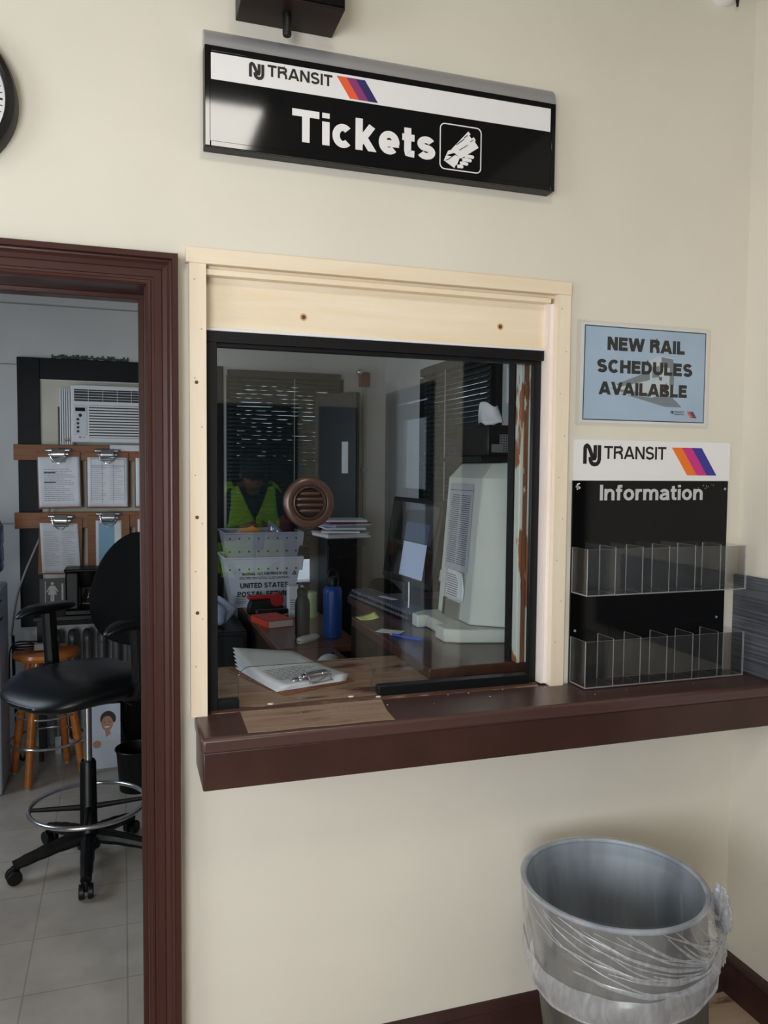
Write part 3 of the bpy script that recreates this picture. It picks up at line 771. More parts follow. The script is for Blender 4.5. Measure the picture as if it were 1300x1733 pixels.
for (x, z, l) in ((0.8385, 0.8005, 0.026), (0.832, 0.791, 0.026), (0.826, 0.7815, 0.022), (0.8185, 0.773, 0.015)):
    stroke(b, [(x, z), (x + l * .55, z + l * .05), (x + l * .85, z + l * .02)], 0.0042, F, 0.0013)
    b.prism(arc(x + l * .85, z + l * .02, 0.0042, 0.0042, 0, 360, 12)[:-1], F, 0, 0.0013)
obj('hand_and_tickets', b, 'white', sg)
b = MB()
for p in ([(0.815, 0.826), (0.836, 0.843)], [(0.836, 0.846), (0.845, 0.8535)], [(0.823, 0.8135), (0.846, 0.829)], [(0.853, 0.8385), (0.862, 0.844)], [(0.79, 0.785), (0.812, 0.802)], [(0.811, 0.768), (0.8155, 0.776)]):
    stroke(b, p, 0.0008, F, 0.0022)
obj('pictogram_lines', b, 'ink', sg)

# ---- box over the sign
bx = thing('wall_box', 'dark brown wall box with a short black peg, mounted above the sign', 'box', (0.375, -0.08, 1.05))
obj('housing', MB().box(0.262, 0.497, -0.125, 0, 1.055, 1.3), 'dbrown', bx, bevel=0.002)
obj('front_cover', MB().box(0.266, 0.494, -0.131, -0.124, 1.06, 1.3), 'signb', bx, bevel=0.001)
b = MB().lathe([(0, 0), (0.009, 0), (0.0105, 0.003), (0.0105, 0.05), (0.008, 0.052)], (0.372, -0.07, 1.004), (0, 0, 1), 20)
obj('peg', b, 'black', bx)

# ---- wall clock
ck = thing('wall_clock', 'round black rimmed wall clock with white face above the doorway', 'clock', (-0.37, 0, 0.787))
c = (-0.37, 0, 0.787)
obj('rim', MB().lathe([(0.16, 0), (0.16, 0.03), (0.156, 0.04), (0.146, 0.044), (0.138, 0.04), (0.136, 0.03)], c, (0, -1, 0), 64), 'black', ck)
obj('face', MB().lathe([(0, 0.028), (0.138, 0.028)], c, (0, -1, 0), 64), 'white', ck)
b = MB()
for i in range(60):
    a = 2 * PI * i / 60; r0 = 0.118 if i % 5 == 0 else 0.125; hw = 0.0022 if i % 5 == 0 else 0.0009
    ca, sa = math.cos(a), math.sin(a); f = lambda r, t: (c[0] + r * ca - t * sa, c[2] + r * sa + t * ca)
    b.prism([f(r0, -hw), f(0.131, -hw), f(0.131, hw), f(r0, hw)], front(-0.028), 0, 0.0008)
obj('minute_marks', b, 'ink', ck)
for l_, w_, a in ((0.07, 0.004, 2.2), (0.105, 0.003, 3.6)):
    ca, sa = math.cos(a), math.sin(a); f = lambda r, t: (c[0] + r * ca - t * sa, c[2] + r * sa + t * ca)
    obj('hand', MB().prism([f(-0.015, -w_), f(l_, -w_ * .5), f(l_, w_ * .5), f(-0.015, w_)], front(-0.031), 0, 0.001), 'ink', ck)
obj('cover_glass', MB().lathe([(0, 0.038), (0.139, 0.036)], c, (0, -1, 0), 48), 'lam', ck)

# ---- small white dome high in the corner
dm = thing('wall_sensor', 'small pale sensor dome high on the wall at the corner', 'sensor', (1.62, 0, 1.33))
obj('dome', MB().lathe([(0.05, 0), (0.05, 0.02), (0.044, 0.035), (0.025, 0.045), (0, 0.047)], (1.66, 0, 1.395), (0, -1, 0), 32), 'white', dm)
obj('peg', MB().cyl((1.69, -0.03, 1.36), (1.69, -0.03, 1.335), 0.006, 0.003, 10), 'black', dm)

# ---- laminated notice
nt_ = thing('schedule_notice', 'laminated blue notice reading NEW RAIL SCHEDULES AVAILABLE taped to the wall', 'notice', (1.434, 0, 0.13))
obj('laminate', MB().prism(rrect(1.203, 1.657, 0.126, 0.42, 0.006), front(-0.002), 0, 0.0005), 'lam', nt_)
obj('sheet', MB().box(1.217, 1.648, -0.0016, -0.0004, 0.135, 0.413), 'paper', nt_)
F = front(-0.0016)
obj('border_line', MB().prism([(1.2265, .1425), (1.6405, .1425), (1.6405, .407), (1.2285, .407)], F, 0, 0.0001), 'ink', nt_)
obj('blue_field', MB().prism([(1.2295, .1455), (1.6375, .1455), (1.6375, .404), (1.2315, .404)], F, 0, 0.0002), 'bluep', nt_)
b = MB()                                  # pale railcar drawing behind the words
def poly_(mi, w, *p): b.prism(list(p), F, 0, w, mi)
poly_(1, .00026, (1.31, .236), (1.447, .29), (1.447, .214), (1.345, .226))
poly_(0, .00028, (1.335, .246), (1.447, .288), (1.447, .262), (1.345, .238))
poly_(1, .00027, (1.447, .318), (1.478, .334), (1.525, .329), (1.533, .31), (1.533, .222), (1.505, .209), (1.447, .214))
poly_(0, .0003, (1.485, .33), (1.525, .325), (1.531, .309), (1.531, .25), (1.515, .25), (1.515, .3), (1.488, .3))
poly_(0, .0003, (1.455, .3), (1.479, .303), (1.479, .272), (1.455, .268))
poly_(0, .0003, (1.31, .236), (1.447, .222), (1.447, .213), (1.345, .226))
poly_(0, .00024, (1.372, .216), (1.5, .187), (1.56, .187), (1.535, .208), (1.45, .212))
poly_(0, .0003, (1.46, .214), (1.53, .219), (1.53, .205), (1.505, .2), (1.465, .205))
obj('train_drawing', b, ['tgrey', 'tlight'], nt_)
b = MB()
letters(b, 'NEW RAIL', 1.3028, 1.5652, 0.3402, 0.0378, F, 0.265, 0.085, 0.0005)
letters(b, 'SCHEDULES', 1.2698, 1.5942, 0.2772, 0.0368, F, 0.265, 0.08, 0.0005)
letters(b, 'AVAILABLE', 1.2785, 1.577, 0.2152, 0.0365, F, 0.265, 0.075, 0.0005)
obj('lettering', b, 'ink', nt_)
b = MB(); letters(b, 'TRANSIT', 1.5335, 1.57, .1694, .0066, F, .17, .12, .0003)
obj('logo_mark', nj_mark(MB(), 1.5222, 1.5322, .1672, .1762, F, .0003), 'ink', nt_); obj('train_logo_mark', nj_mark(MB(), 1.478, 1.489, .262, .273, F, .0004), 'ink', nt_)
lines(b, 1.5345, 1.57, .1628, .1672, 1, F, .0024, .0003, 0)
obj('logo_lettering', b, 'ink', nt_)
for i, c in enumerate(('orange', 'magenta', 'navy')):
    x = 1.578 + i * 0.0075
    obj('stripe', MB().prism([(x + .0135, .157), (x + .021, .157), (x + .0075, .1755), (x, .1755)], F, 0, .0003), c, nt_)['label'] = ('orange stripe', 'purple stripe', 'navy stripe')[i]

# ---- information rack
ib = thing('information_rack', 'black and white wall rack lettered Information with two rows of empty clear pockets', 'rack', (1.467, 0, -0.604))
obj('header_panel', MB().box(1.199, 1.737, -0.007, 0, -0.0285, 0.0875), 'white', ib, bevel=0.0008)
obj('back_panel', MB().box(1.199, 1.7325, -0.006, 0, -0.604, -0.0285), mat('glossy_black_acrylic', (7, 7, 9), 0.08, spec=0.25), ib)
F = front(-0.007)
b = MB(); letters(b, 'TRANSIT', 1.2965, 1.5062, 0.0332, 0.0366, F, 0.165, 0.1)
obj('logo_mark', nj_mark(MB(), 1.2285, 1.2865, 0.0128, 0.0725, F), 'ink', ib)
obj('logo_lettering', b, 'ink', ib)
for i, c in enumerate(('iorange', 'imagenta', 'inavy')):
    x = 1.526 + i * 0.0351
    obj('stripe', MB().prism([(x + .0562, -.012), (x + .0562 + .0353, -.012), (x + .0353, .069), (x, .069)], F, 0, .0006), c, ib)['label'] = ('orange stripe', 'magenta stripe', 'blue stripe')[i]
F = front(-0.006)
obj('information_lettering', letters(MB(), 'Information', 1.2866, 1.6405, -0.0848, 0.0445, F, 0.18, 0.09), mat('pale_grey_lettering', (196, 196, 202), 0.4), ib)
b = MB()
for q in range(34):
    x, z = random.gauss(1.2143, 0.0035), random.gauss(-0.047, 0.006); s_ = random.uniform(.0008, .0026)
    if q > 22: x, z = random.gauss(1.655, 0.014), random.gauss(-0.045, 0.004); s_ *= .5
    b.prism(arc(x, z, s_, s_ * random.uniform(.6, 1.2), 0, 360, 7)[:-1], F, 0, .0003)
obj('scraped_spots', b, 'white', ib)['kind'] = 'stuff'
for x, z in ((1.722, -0.052), (1.215, -0.455), (1.705, -0.44)): obj('screw', MB().lathe([(0.004, 0), (0.0035, .0015), (0, .002)], (x, -0.006, z), (0, -1, 0), 14), 'silver', ib)
XS = [1.2015 + i * 0.08885 for i in range(7)]
def sheet(name, mb): return obj(name, mb, ['acrylic', 'acredge'], ib)
def slab(x0, x1, y0, y1, z0, z1, thin):
    mb = MB(); mb.box(x0, x1, y0, y1, z0, z1)
    fx = {'x': (0, 1), 'y': (2, 3), 'z': (4, 5)}[thin]
    mb.m = [0 if i in fx else 1 for i in range(6)]
    return mb
for zb, zt in ((-0.3445, -0.2155), (-0.6, -0.47)):
    sheet('shelf', slab(1.2, 1.737, -0.084, -0.006, zb, zb + 0.003, 'z'))
    sheet('front_sheet', slab(1.2, 1.737, -0.087, -0.084, zb, zt, 'y'))
    for i, x in enumerate(XS):
        sheet('end_sheet' if i in (0, 6) else 'divider', slab(x - .0013, x + .0013, -0.0838, -0.0065, zb + 0.003, zt + (0.0 if i in (0, 6) else 0.004), 'x'))

# ---- ribbed dark panel on the side wall above the counter
tag(obj('ribbed_panel', MB().box(1.768, 1.785, -0.75, 0.0, -0.604, -0.311), 'slate', bevel=0.004), 'slate grey ribbed panel standing on the counter against the side wall', 'panel')

# ---- outlet on the side wall (caught in the glass)
ol = thing('power_outlet', 'white power outlet plate on the cream side wall', 'outlet', (1.785, -2.14, 0.1))
obj('plate', MB().box(1.779, 1.785, -2.2, -2.08, 0.065, 0.15), 'white', ol, bevel=0.002)
for q in (0.082, 0.118): obj('socket', MB().box(1.777, 1.78, -2.155, -2.125, q, q + 0.026), 'acw', ol, bevel=0.002)

# ---- ceiling light of the waiting room
cl = thing('ceiling_light', 'rectangular ceiling light fitting with bright diffuser in the waiting room', 'light', (0.42, -1.63, CZ))
obj('housing', MB().box(0.28, 0.56, -1.9, -1.36, CZ - 0.05, CZ), 'white', cl, bevel=0.004)
obj('diffuser', MB().box(0.3, 0.54, -1.88, -1.38, CZ - 0.062, CZ - 0.05), 'lamp', cl)

# ---- waste can and its bag
CX, CY, RT = 1.133, -0.334, 0.215
def cen(h): return Vector((CX + 0.055 * (1 - h / 0.62), CY - 0.015 * (1 - h / 0.62), FL + h))
def can_r(h): return 0.186 + (RT - 0.186) * h / 0.62
tc_ = thing('trash_can', 'round galvanised steel trash can standing in the corner under the counter', 'trash can', (CX, CY, FL))
HS = [0.0, 0.012, 0.02, 0.16, 0.165, 0.172, 0.177, 0.3, 0.45, 0.5, 0.505, 0.512, 0.517, 0.57, 0.612]
def shell_(hs, rf, n=64, mb=None, mi=0):
    mb = mb or MB(); o = len(mb.v)
    for h in hs:
        c_ = cen(h); r_ = rf(h)
        for i in range(n):
            t = 2 * PI * i / n; mb.v.append(c_ + Vector((r_ * math.cos(t), r_ * math.sin(t), 0)))
    for k in range(len(hs) - 1):
        for i in range(n):
            mb.f.append([o + k * n + i, o + k * n + (i + 1) % n, o + (k + 1) * n + (i + 1) % n, o + (k + 1) * n + i]); mb.m.append(mi)
    return mb
bead = lambda h: 0.004 if 0.162 < h < 0.174 or 0.502 < h < 0.514 else 0.0
b = shell_(HS, lambda h: can_r(h) + bead(h))
obj('outer_wall', b, 'zinco', tc_)
b = shell_([0.015, 0.1, 0.3, 0.45, 0.56, 0.575, 0.585, 0.612], lambda h: can_r(h) - (0.008 if h < 0.57 else 0.002))
c0 = cen(0.015); nn = len(b.v); b.v.append(c0)
for i in range(64): b.f.append([i, (i + 1) % 64, nn]); b.m.append(0)
obj('inner_wall', b, 'zinc', tc_)
b = MB(); b.tube([cen(0.615) + Vector(((RT + 0.001) * math.cos(2 * PI * i / 72), (RT + 0.001) * math.sin(2 * PI * i / 72), 0)) for i in range(72)], 0.0065, 10, True)
obj('rolled_rim', b, 'zinc', tc_)
# bag: skirt turned down over the rim and gathered into a knot on the side towards the wall corner
KA = math.radians(-30)
def skirt(u, v, top=0.622, extra=0.0):
    t = 2 * PI * u; da = math.atan2(math.sin(t - KA), math.cos(t - KA)); g = math.exp(-(da / 0.5) ** 2)
    low = 0.2 + 0.04 * math.cos(t - math.radians(200)) - 0.075 * g
    # pleats fan out of the knot: their phase follows the slope towards it
    dk = abs(da) + 0.05
    slope = (v - 0.8) / dk
    ph_ = math.atan(slope * 1.2)
    ple = (1 - abs(math.sin(8 * ph_ + .7 * math.sin(3 * t)))) ** 3 * math.exp(-abs(da) / 2.2) + .7 * (1 - abs(math.sin(17 * ph_ + 1.3 * math.sin(2 * t) + 1))) ** 3 * math.exp(-abs(da) / 1.2)
    h = top - low * v
    soft = 0.0035 * math.sin(7 * t + 2.5 * v + 1) + 0.002 * math.sin(17 * t - 6 * v)
    r_ = can_r(h) + 0.0085 + 0.007 * v + (soft + 0.009 * ple) * min(1, v * 3) * (1 - 0.35 * v) + g * 0.014 * v + extra
    c_ = cen(h); return c_ + Vector((r_ * math.cos(t), r_ * math.sin(t), 0))
bgt = thing('bin_bag', 'clear white plastic bag lining the steel can, gathered in a knot outside', 'bag', (CX, CY, FL + 0.4))
b = MB(); b.grid(skirt, 400, 44, True)
for q in range(26):                       # doubled-over creases of film running from the knot to the rim and along the side
    d0, d1 = -random.uniform(.05, .3), -(0.25 + 2.5 * ((q + random.random()) / 26) ** 1.2)
    v0, v1 = .82 + random.uniform(-.08, .08), (random.uniform(.03, .12) if q % 4 else random.uniform(.2, .6))
    wd = random.uniform(.0012, .0042); bend = random.uniform(-.06, .12)
    def crease(u, v, d0=d0, d1=d1, v0=v0, v1=v1, wd=wd, bend=bend):
        w_ = wd * (.25 + math.sin(PI * min(.97, v * .95 + .02)) ** .7)
        da = d0 + (d1 - d0) * v; vv = v0 + (v1 - v0) * v ** (.8 + .5 * abs(bend) * 4) + bend * math.sin(PI * v) + (u - .5) * w_ / .2 * 2
        return skirt(((KA + da) / (2 * PI)) % 1, min(.97, max(.015, vv)), extra=.0022 + .0012 * math.sin(PI * u))
    b.grid(crease, 4, 26, mi=1)
obj('skirt', b, ['bag', 'bagw'], bgt, angle=80)
b = MB(); b.grid(lambda u, v: skirt(u, 0.7 + 0.3 * v, extra=0.004 + 0.006 * math.sin(PI * v)), 220, 8, True)
b.tube([skirt(i / 120, 1.0, extra=0.002) for i in range(120)], 0.004, 6, True)
obj('rolled_hem', b, 'bagw', bgt, angle=80)
def lining(u, v):
    t = 2 * PI * u; h = 0.62 - 0.5 * v; r_ = can_r(h) - 0.012 - 0.006 * v + 0.004 * math.sin(14 * t + 4 * v) * min(1, 5 * v) + 0.003 * math.sin(31 * t)* min(1, 5 * v)
    c_ = cen(h); return c_ + Vector((r_ * math.cos(t), r_ * math.sin(t), 0))
obj('lining', MB().grid(lining, 160, 14, True), clear('thin_bag_lining', (0.96, 0.965, 0.97), 0.03, 0.25, 0.07, (214, 218, 228), 3.0), bgt, angle=80)
kp = skirt(KA / (2 * PI) % 1, 0.86, extra=0.008)
b = MB()
def lump(c, r, k):
    c = kp + Vector(c)
    b.grid(lambda u, v: c + Vector((r[0] * math.cos(2 * PI * u) * math.sin(PI * (.02 + .96 * v)), r[1] * math.sin(2 * PI * u) * math.sin(PI * (.02 + .96 * v)), r[2] * math.cos(PI * v))) * (1 + .2 * math.sin(k * PI * u + 5 * v) + .1 * math.sin(14 * PI * v + k * u)), 48, 26, True)
lump((-.004, 0.002, 0.05), (0.01, 0.024, 0.04), 10); lump((0.008, 0.004, 0.0), (0.02, 0.022, 0.022), 8); lump((0.016, 0.014, 0.03), (0.016, 0.02, 0.03), 6); lump((0.002, -0.004, -0.05), (0.009, 0.012, 0.042), 6); lump((-.006, -.022, .03), (.007, .016, .03), 8)
obj('knot', b, 'bagw', bgt, angle=80)

# ================================================================ at the ticket window
vc = (0.452, 0.034, -0.0885)
vt = thing('speaking_vent', 'round brown metal speak-through vent with slots set in the ticket glass', 'vent', vc)
obj('flange', MB().lathe([(0.0655, 0), (0.0655, 0.004), (0.063, 0.0075), (0.05, 0.0095), (0.0465, 0.0085), (0.0455, 0.0045), (0.044, 0.0045), (0.0425, 0.0105), (0.0395, 0.012), (0.037, 0.009), (0.036, 0.004)], vc, (0, -1, 0), 64), 'bronze', vt, angle=60)
obj('cup', MB().lathe([(0.036, 0.004), (0.034, 0.001), (0, 0.001)], vc, (0, -1, 0), 48), mat('dark_bronze', (46, 34, 30), 0.35, 0.5), vt)
for z, l in ((0.0235, 0.024), (0.0095, 0.034), (-0.0055, 0.034), (-0.0205, 0.026)):
    b = MB(); b.tube([(vc[0] - l * .96, vc[1] - 0.004, vc[2] + z), (vc[0] - l * .85, vc[1] - 0.009, vc[2] + z), (vc[0], vc[1] - 0.0105, vc[2] + z), (vc[0] + l * .85, vc[1] - 0.009, vc[2] + z), (vc[0] + l * .96, vc[1] - 0.004, vc[2] + z)], [0.0035, 0.0048, 0.005, 0.0048, 0.0035], 12, smooth=3)
    obj('louvre', b, 'bronze', vt)
obj('back_flange', MB().lathe([(0.0655, -0.008), (0.0655, -0.012), (0.03, -0.016), (0, -0.016)], vc, (0, -1, 0), 40), 'bronze', vt)

def clip_part(parent, T, w=0.1, s=1.0):
    """Sprung steel clip of a clipboard; local frame T: x across, y away from the board's end, z up"""
    b = MB()
    b.grid(lambda u, v: T @ Vector(((u - .5) * w * (.62 - .1 * v), 0.004 - .022 * s + 0.07 * v * s, 0.003 * s + 0.022 * s * math.sin(PI * min(1, max(0, v * 1.15 - .1))) ** .7)), 12, 12)
    o = obj('clip', b, 'chrome', parent, shell=0.0014, local=True)
    b = MB()
    b.grid(lambda u, v: T @ Vector(((u - .5) * w * 1.06, 0.03 * s + 0.02 * v * s, (0.004 + .006 * math.sin(PI * v)) * s)), 12, 6)
    obj('clip_jaw', b, 'chrome', o, shell=0.0014, local=True)
    b = MB()
    b.tube([T @ Vector(p) for p in ((-w * .36, .03 * s, .012 * s), (-w * .3, .0, .022 * s), (-w * .12, -.026 * s, .03 * s), (0, -.032 * s, .031 * s), (w * .12, -.026 * s, .03 * s), (w * .3, .0, .022 * s), (w * .36, .03 * s, .012 * s))], 0.003 * s, 8, smooth=4)
    for q in (-1, 1): b.cyl(T @ Vector((w * .4 * q, .018 * s, .012 * s)), T @ Vector((w * .26 * q, .018 * s, .012 * s)), 0.008 * s, n=14)
    obj('clip_lever', b, 'chrome', o, local=True)
    return o

# clipboard lying in the pass-through
a_ = math.atan2(-0.258, 0.098) + PI / 2
cb = thing('clipboard', 'brown clipboard with a thick sheaf of white papers lying on the counter', 'clipboard', (0.452, 0.292, -0.603), a_)
# local: -y is the clip end
obj('board', MB().box(-0.116, 0.116, -0.163, 0.155, 0, 0.004), 'board', cb, bevel=0.003, local=True)
for k in range(6):
    z0 = 0.0042 + k * 0.0026; ang = (k - 4.5) * 0.022; lift = 0.004 + k * 0.011
    def pg(u, v, z0=z0, ang=ang, lift=lift, k=k):
        x = -0.108 + 0.216 * u; y = -0.145 + 0.28 * v
        x, y = x * math.cos(ang) - y * math.sin(ang), x * math.sin(ang) + y * math.cos(ang)
        return Vector((x, y, z0 + lift * max(0, v - .25) ** 2 * (1.2 - 0.9 * u) * 1.4))
    b = MB(); b.grid(pg, 10, 14)
    o = obj('paper_sheet', b, 'paper', cb, local=True, shell=0.0018 if k < 5 else 0.0008)
def on_top(u, v, w): # print on the top page near the clip
    x = -0.108 + 0.216 * u; ang = 0.5 * 0.022; y = -0.145 + 0.28 * v
    x, y = x * math.cos(ang) - y * math.sin(ang), x * math.sin(ang) + y * math.cos(ang)
    return Vector((x, y, 0.0042 + 5 * 0.0026 + 0.059 * max(0, v - .25) ** 2 * (1.2 - .9 * u) * 1.4 + 0.0009 + w))
b = MB(); lines(b, 0.12, 0.88, 0.2, 0.55, 9, on_top, 0.008, 0.0003); obj('print', b, 'text', cb, local=True)['kind'] = 'stuff'
clip_part(cb, Matrix.Translation((0, -0.155, 0.016)), 0.12)

# ---- raised shelf with the ticket terminal, screen and keyboard
rs = thing('raised_shelf', 'dark wooden raised shelf inside the window carrying the terminal and keyboard', 'shelf', (1.2, 0.8, FL))
obj('shelf_top', MB().prism([(0.83, 0.138), (1.605, 0.138), (1.605, 1.46), (0.955, 1.46), (0.955, 1.05), (0.83, 0.95)], lambda u, v, w: Vector((u, v, w)), -0.603, -0.5705), 'desk2', rs, bevel=0.003)
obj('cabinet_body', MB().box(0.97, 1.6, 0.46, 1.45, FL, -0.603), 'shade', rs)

tm = thing('ticket_terminal', 'tall pale grey beige ticket machine with a printed sheet taped on its face', 'ticket machine', (1.2, 0.6, -0.57))
b = MB()
def loft(rings, mi=0):
    n = len(rings[0]); o = len(b.v)
    for r_ in rings: b.v.extend(Vector(p) for p in r_)
    for k in range(len(rings) - 1):
        for i in range(n): b.f.append([o + k * n + i, o + k * n + (i + 1) % n, o + (k + 1) * n + (i + 1) % n, o + (k + 1) * n + i]); b.m.append(mi)
    b.f.append(list(range(o + n - 1, o - 1, -1))); b.m.append(mi); b.f.append(list(range(o + (len(rings) - 1) * n, o + len(rings) * n))); b.m.append(mi)
lo = [(1.1, .462), (1.107, .76), (1.47, .775), (1.47, .35), (1.3, .352), (1.2, .385)]
mid = [(1.142, .462), (1.142, .752), (1.45, .762), (1.45, .37), (1.31, .372), (1.222, .395)]
top = [(1.19, .485), (1.19, .74), (1.43, .75), (1.43, .39), (1.31, .40), (1.245, .43)]
loft([[(x, y, -0.523) for x, y in lo], [(x, y, -0.03) for x, y in mid], [(x, y, 0.022) for x, y in top]])
body = obj('housing', b, 'beige', tm, bevel=0.006, seg=3)
b = MB(); b.prism([(1.0, .44), (1.045, .41), (1.2, .37), (1.3, .335), (1.48, .335), (1.48, .79), (1.06, .79), (1.0, .745), (1.0, .69), (1.035, .69), (1.035, .52), (1.0, .52)], lambda u, v, w: Vector((u, v, w)), -0.57, -0.525)
obj('base', b, 'beige', tm, bevel=0.005)
# slot in the foot of the face: dark recess with a grey metal chute
def face(u, v, w): # u along y 0..1 (near to far), v height 0..1
    x = 1.1 + .0035 + 0.04 * v; return Vector((x - w, 0.462 + 0.296 * u, -0.523 + 0.493 * v))
obj('ticket_slot', MB().prism([(0.3, 0.0), (0.72, 0.0), (0.72, 0.12), (0.3, 0.12)], face, 0.0, 0.0052), mat('grey_steel_chute', (150, 150, 146), 0.35, 0.6), tm)
obj('slot_shadow_gap', MB().prism([(0.72, 0.0), (0.8, 0.0), (0.8, 0.125), (0.72, 0.125)], face, 0.0, 0.005), 'black', tm)
obj('chart_sheet', MB().prism([(0.17, 0.34), (0.83, 0.34), (0.86, 0.96), (0.2, 0.96)], face, 0.0046, 0.006), mat('grey_chart_paper', (178, 180, 190), 0.35), tm)
b = MB()
lines(b, 0.24, 0.5, 0.38, 0.88, 34, face, 0.005, 0.0068, 0.1); lines(b, 0.54, 0.8, 0.38, 0.88, 34, face, 0.005, 0.0068, 0.2)
b.prism([(.2, .91), (.84, .91), (.84, .914), (.2, .914)], face, 0, .0068)
obj('chart_print', b, 'text', tm)['kind'] = 'stuff'
b = MB(); b.grid(lambda u, v: face(0.2 + 0.56 * u, 0.14 + 0.2 * v, 0.007 + 0.022 * max(0, (1 - u) * v - 0.35) ** 1.3), 10, 8)
obj('taped_note', b, 'paper', tm, shell=0.0008)
b = MB(); lines(b, 0.38, 0.72, 0.15, 0.31, 10, face, 0.005, 0.0088, 0.3); obj('note_print', b, 'text', tm)['kind'] = 'stuff'
def sidef(u, v, w): return Vector((1.2 + .1 * u, .385 - .033 * u - w, -0.523 + 0.5 * v)) + Vector((0.02 * v, 0.012 * v, 0))
b = MB(); lines(b, -0.45, -0.2, 0.55, 0.66, 5, sidef, 0.006, 0.0008, 0.3)

kb = thing('keyboard', 'long dark grey ribbed keyboard with a white label strip lying on the raised shelf', 'keyboard', (1.035, 1.115, -0.57), 0.095)
obj('base', MB().box(-0.055, 0.05, -0.315, 0.315, 0, 0.022), 'black', kb, bevel=0.004, local=True)
b = MB()
for i in range(26):
    y = -0.305 + i * 0.0234
    b.box(-0.05, 0.044, y, y + 0.014, 0.022, 0.036, 0)
    b.ball((-0.058, y + .007, 0.012), 0.007, 8, 0)
obj('ribs', b, mat('slate_grey_keys', (74, 80, 98), 0.35), kb, bevel=0.002, local=True)
obj('label_strip', MB().box(-0.02, 0.006, -0.06, 0.05, 0.0365, 0.0378, T=rot_frame((0.01, 0.02, 0), rz=0.15)), 'paper', kb, local=True)

mo = thing('monitor', 'flat black monitor turned side-on to the window beyond the ticket machine', 'monitor', (1.085, 1.075, -0.57), math.radians(3))
# local: screen looks to -x, width along y
Tm = Matrix.Translation((0, 0, 0.105)) @ Matrix.Rotation(math.radians(9), 4, 'Y')
b = MB().box(0.0, 0.035, -0.25, 0.25, 0, 0.35, T=Tm)
obj('housing', b, 'black', mo, bevel=0.006, local=True)
obj('screen', MB().box(-0.001, 0.001, -0.235, 0.235, 0.025, 0.33, T=Tm), 'screen', mo, local=True)
obj('screen_glare', MB().box(-0.0016, -0.0005, -0.17, 0.06, 0.03, 0.17, T=Tm), 'lit', mo, local=True)['label'] = 'pale glare painted on the screen'  # reflected glare painted as a glowing patch
obj('upper_screen_glare', MB().box(-0.0016, -0.0005, -0.17, 0.06, 0.175, 0.25, T=Tm), 'lit2', mo, local=True)
obj('stand_neck', MB().box(0.02, 0.06, -0.04, 0.04, 0.01, 0.2), 'black', mo, bevel=0.004, local=True)
obj('stand_foot', MB().box(0.02, 0.2, -0.12, 0.12, 0, 0.014), 'black', mo, bevel=0.005, local=True)
tag(obj('thin_cable', MB().tube([(1.055, 0.93, -0.44), (1.05, 0.915, -0.5), (1.04, 0.885, -0.5665), (1.05, 0.83, -0.567)], 0.003, 8, smooth=5), 'paper'), 'thin white cord hanging from the monitor onto the shelf', 'cord')

tag(obj('sticky_note', MB().grid(lambda u, v: Vector((0.84 + 0.075 * u, 0.87 + 0.06 * v, -0.5695 + 0.02 * (u - .35) ** 2 + 0.012 * u * v)), 8, 6), 'sticky', shell=0.0005), 'curled yellow sticky note on the raised shelf edge', 'note')
tag(obj('index_card', MB().box(-.045, .045, -.028, .028, 0, .0008, T=rot_frame((0.885, 0.655, -0.5703), rz=-0.75)), 'paper'), 'small white card lying on the dark raised shelf', 'card')
pn = thing('ballpoint_pen', 'blue ballpoint pen lying on the dark raised shelf', 'pen', (0.905, 0.51, -0.566), 0)
Tp = rot_frame((0.905, 0.52, -0.5655), rz=-1.02)
obj('barrel', MB().cyl(Tp @ Vector((-.07, 0, 0)), Tp @ Vector((.055, 0, 0)), .0048, n=14), 'pen', pn)
obj('tip', MB().cyl(Tp @ Vector((-.07, 0, 0)), Tp @ Vector((-.083, 0, 0)), .0042, .001, 14), 'silver', pn)
obj('cap_clip', MB().box(.01, .056, -.0015, .0015, .0045, .0062, T=Tp), 'pen', pn)

# things on the right behind the terminal
ws = tag(obj('wall_shelf', MB().box(1.15, 1.618, 0.5, 0.86, 0.027, 0.045), 'black', bevel=0.002), 'black shelf board fixed behind the top of the ticket machine', 'shelf')
pr = thing('label_printer', 'black box printer with a grey mesh front on the black shelf', 'printer', (1.38, 0.68, 0.045))
obj('housing', MB().box(1.2, 1.56, 0.55, 0.82, 0.046, 0.155), 'black', pr, bevel=0.006)
b = MB().box(1.215, 1.55, 0.545, 0.551, 0.06, 0.088, 0)
b.box(1.245, 1.55, 0.5445, 0.551, 0.088, 0.122, 0)
for i in range(36):
    for j in range(7):
        if j > 2 or i > 3: b.box(1.222 + i * .009, 1.226 + i * .009, 0.5435, 0.5446, 0.063 + j * .0085, 0.067 + j * .0085, 1)
obj('mesh_front', b, [mat('grey_mesh', (120, 120, 120), 0.5), 'black'], pr)
b = MB(); b.grid(lambda u, v: Vector((1.17 + 0.085 * u * (1 - .2 * v) + .012 * v, 0.56 + 0.02 * math.sin(5 * u + 2 * v), 0.1575 + 0.075 * v * (1 - .25 * u) + 0.006 * math.sin(9 * u))), 12, 8)
nn_ = tag(obj('crumpled_note', b, 'paper', shell=0.0006), 'crumpled white paper note standing on the black printer', 'note')
tag(obj('hanging_strip', MB().box(1.098, 1.118, 0.206, 0.212, 0.2, 0.46), 'acw'), 'pale grey paper strip hanging beside the peeling jamb', 'paper')

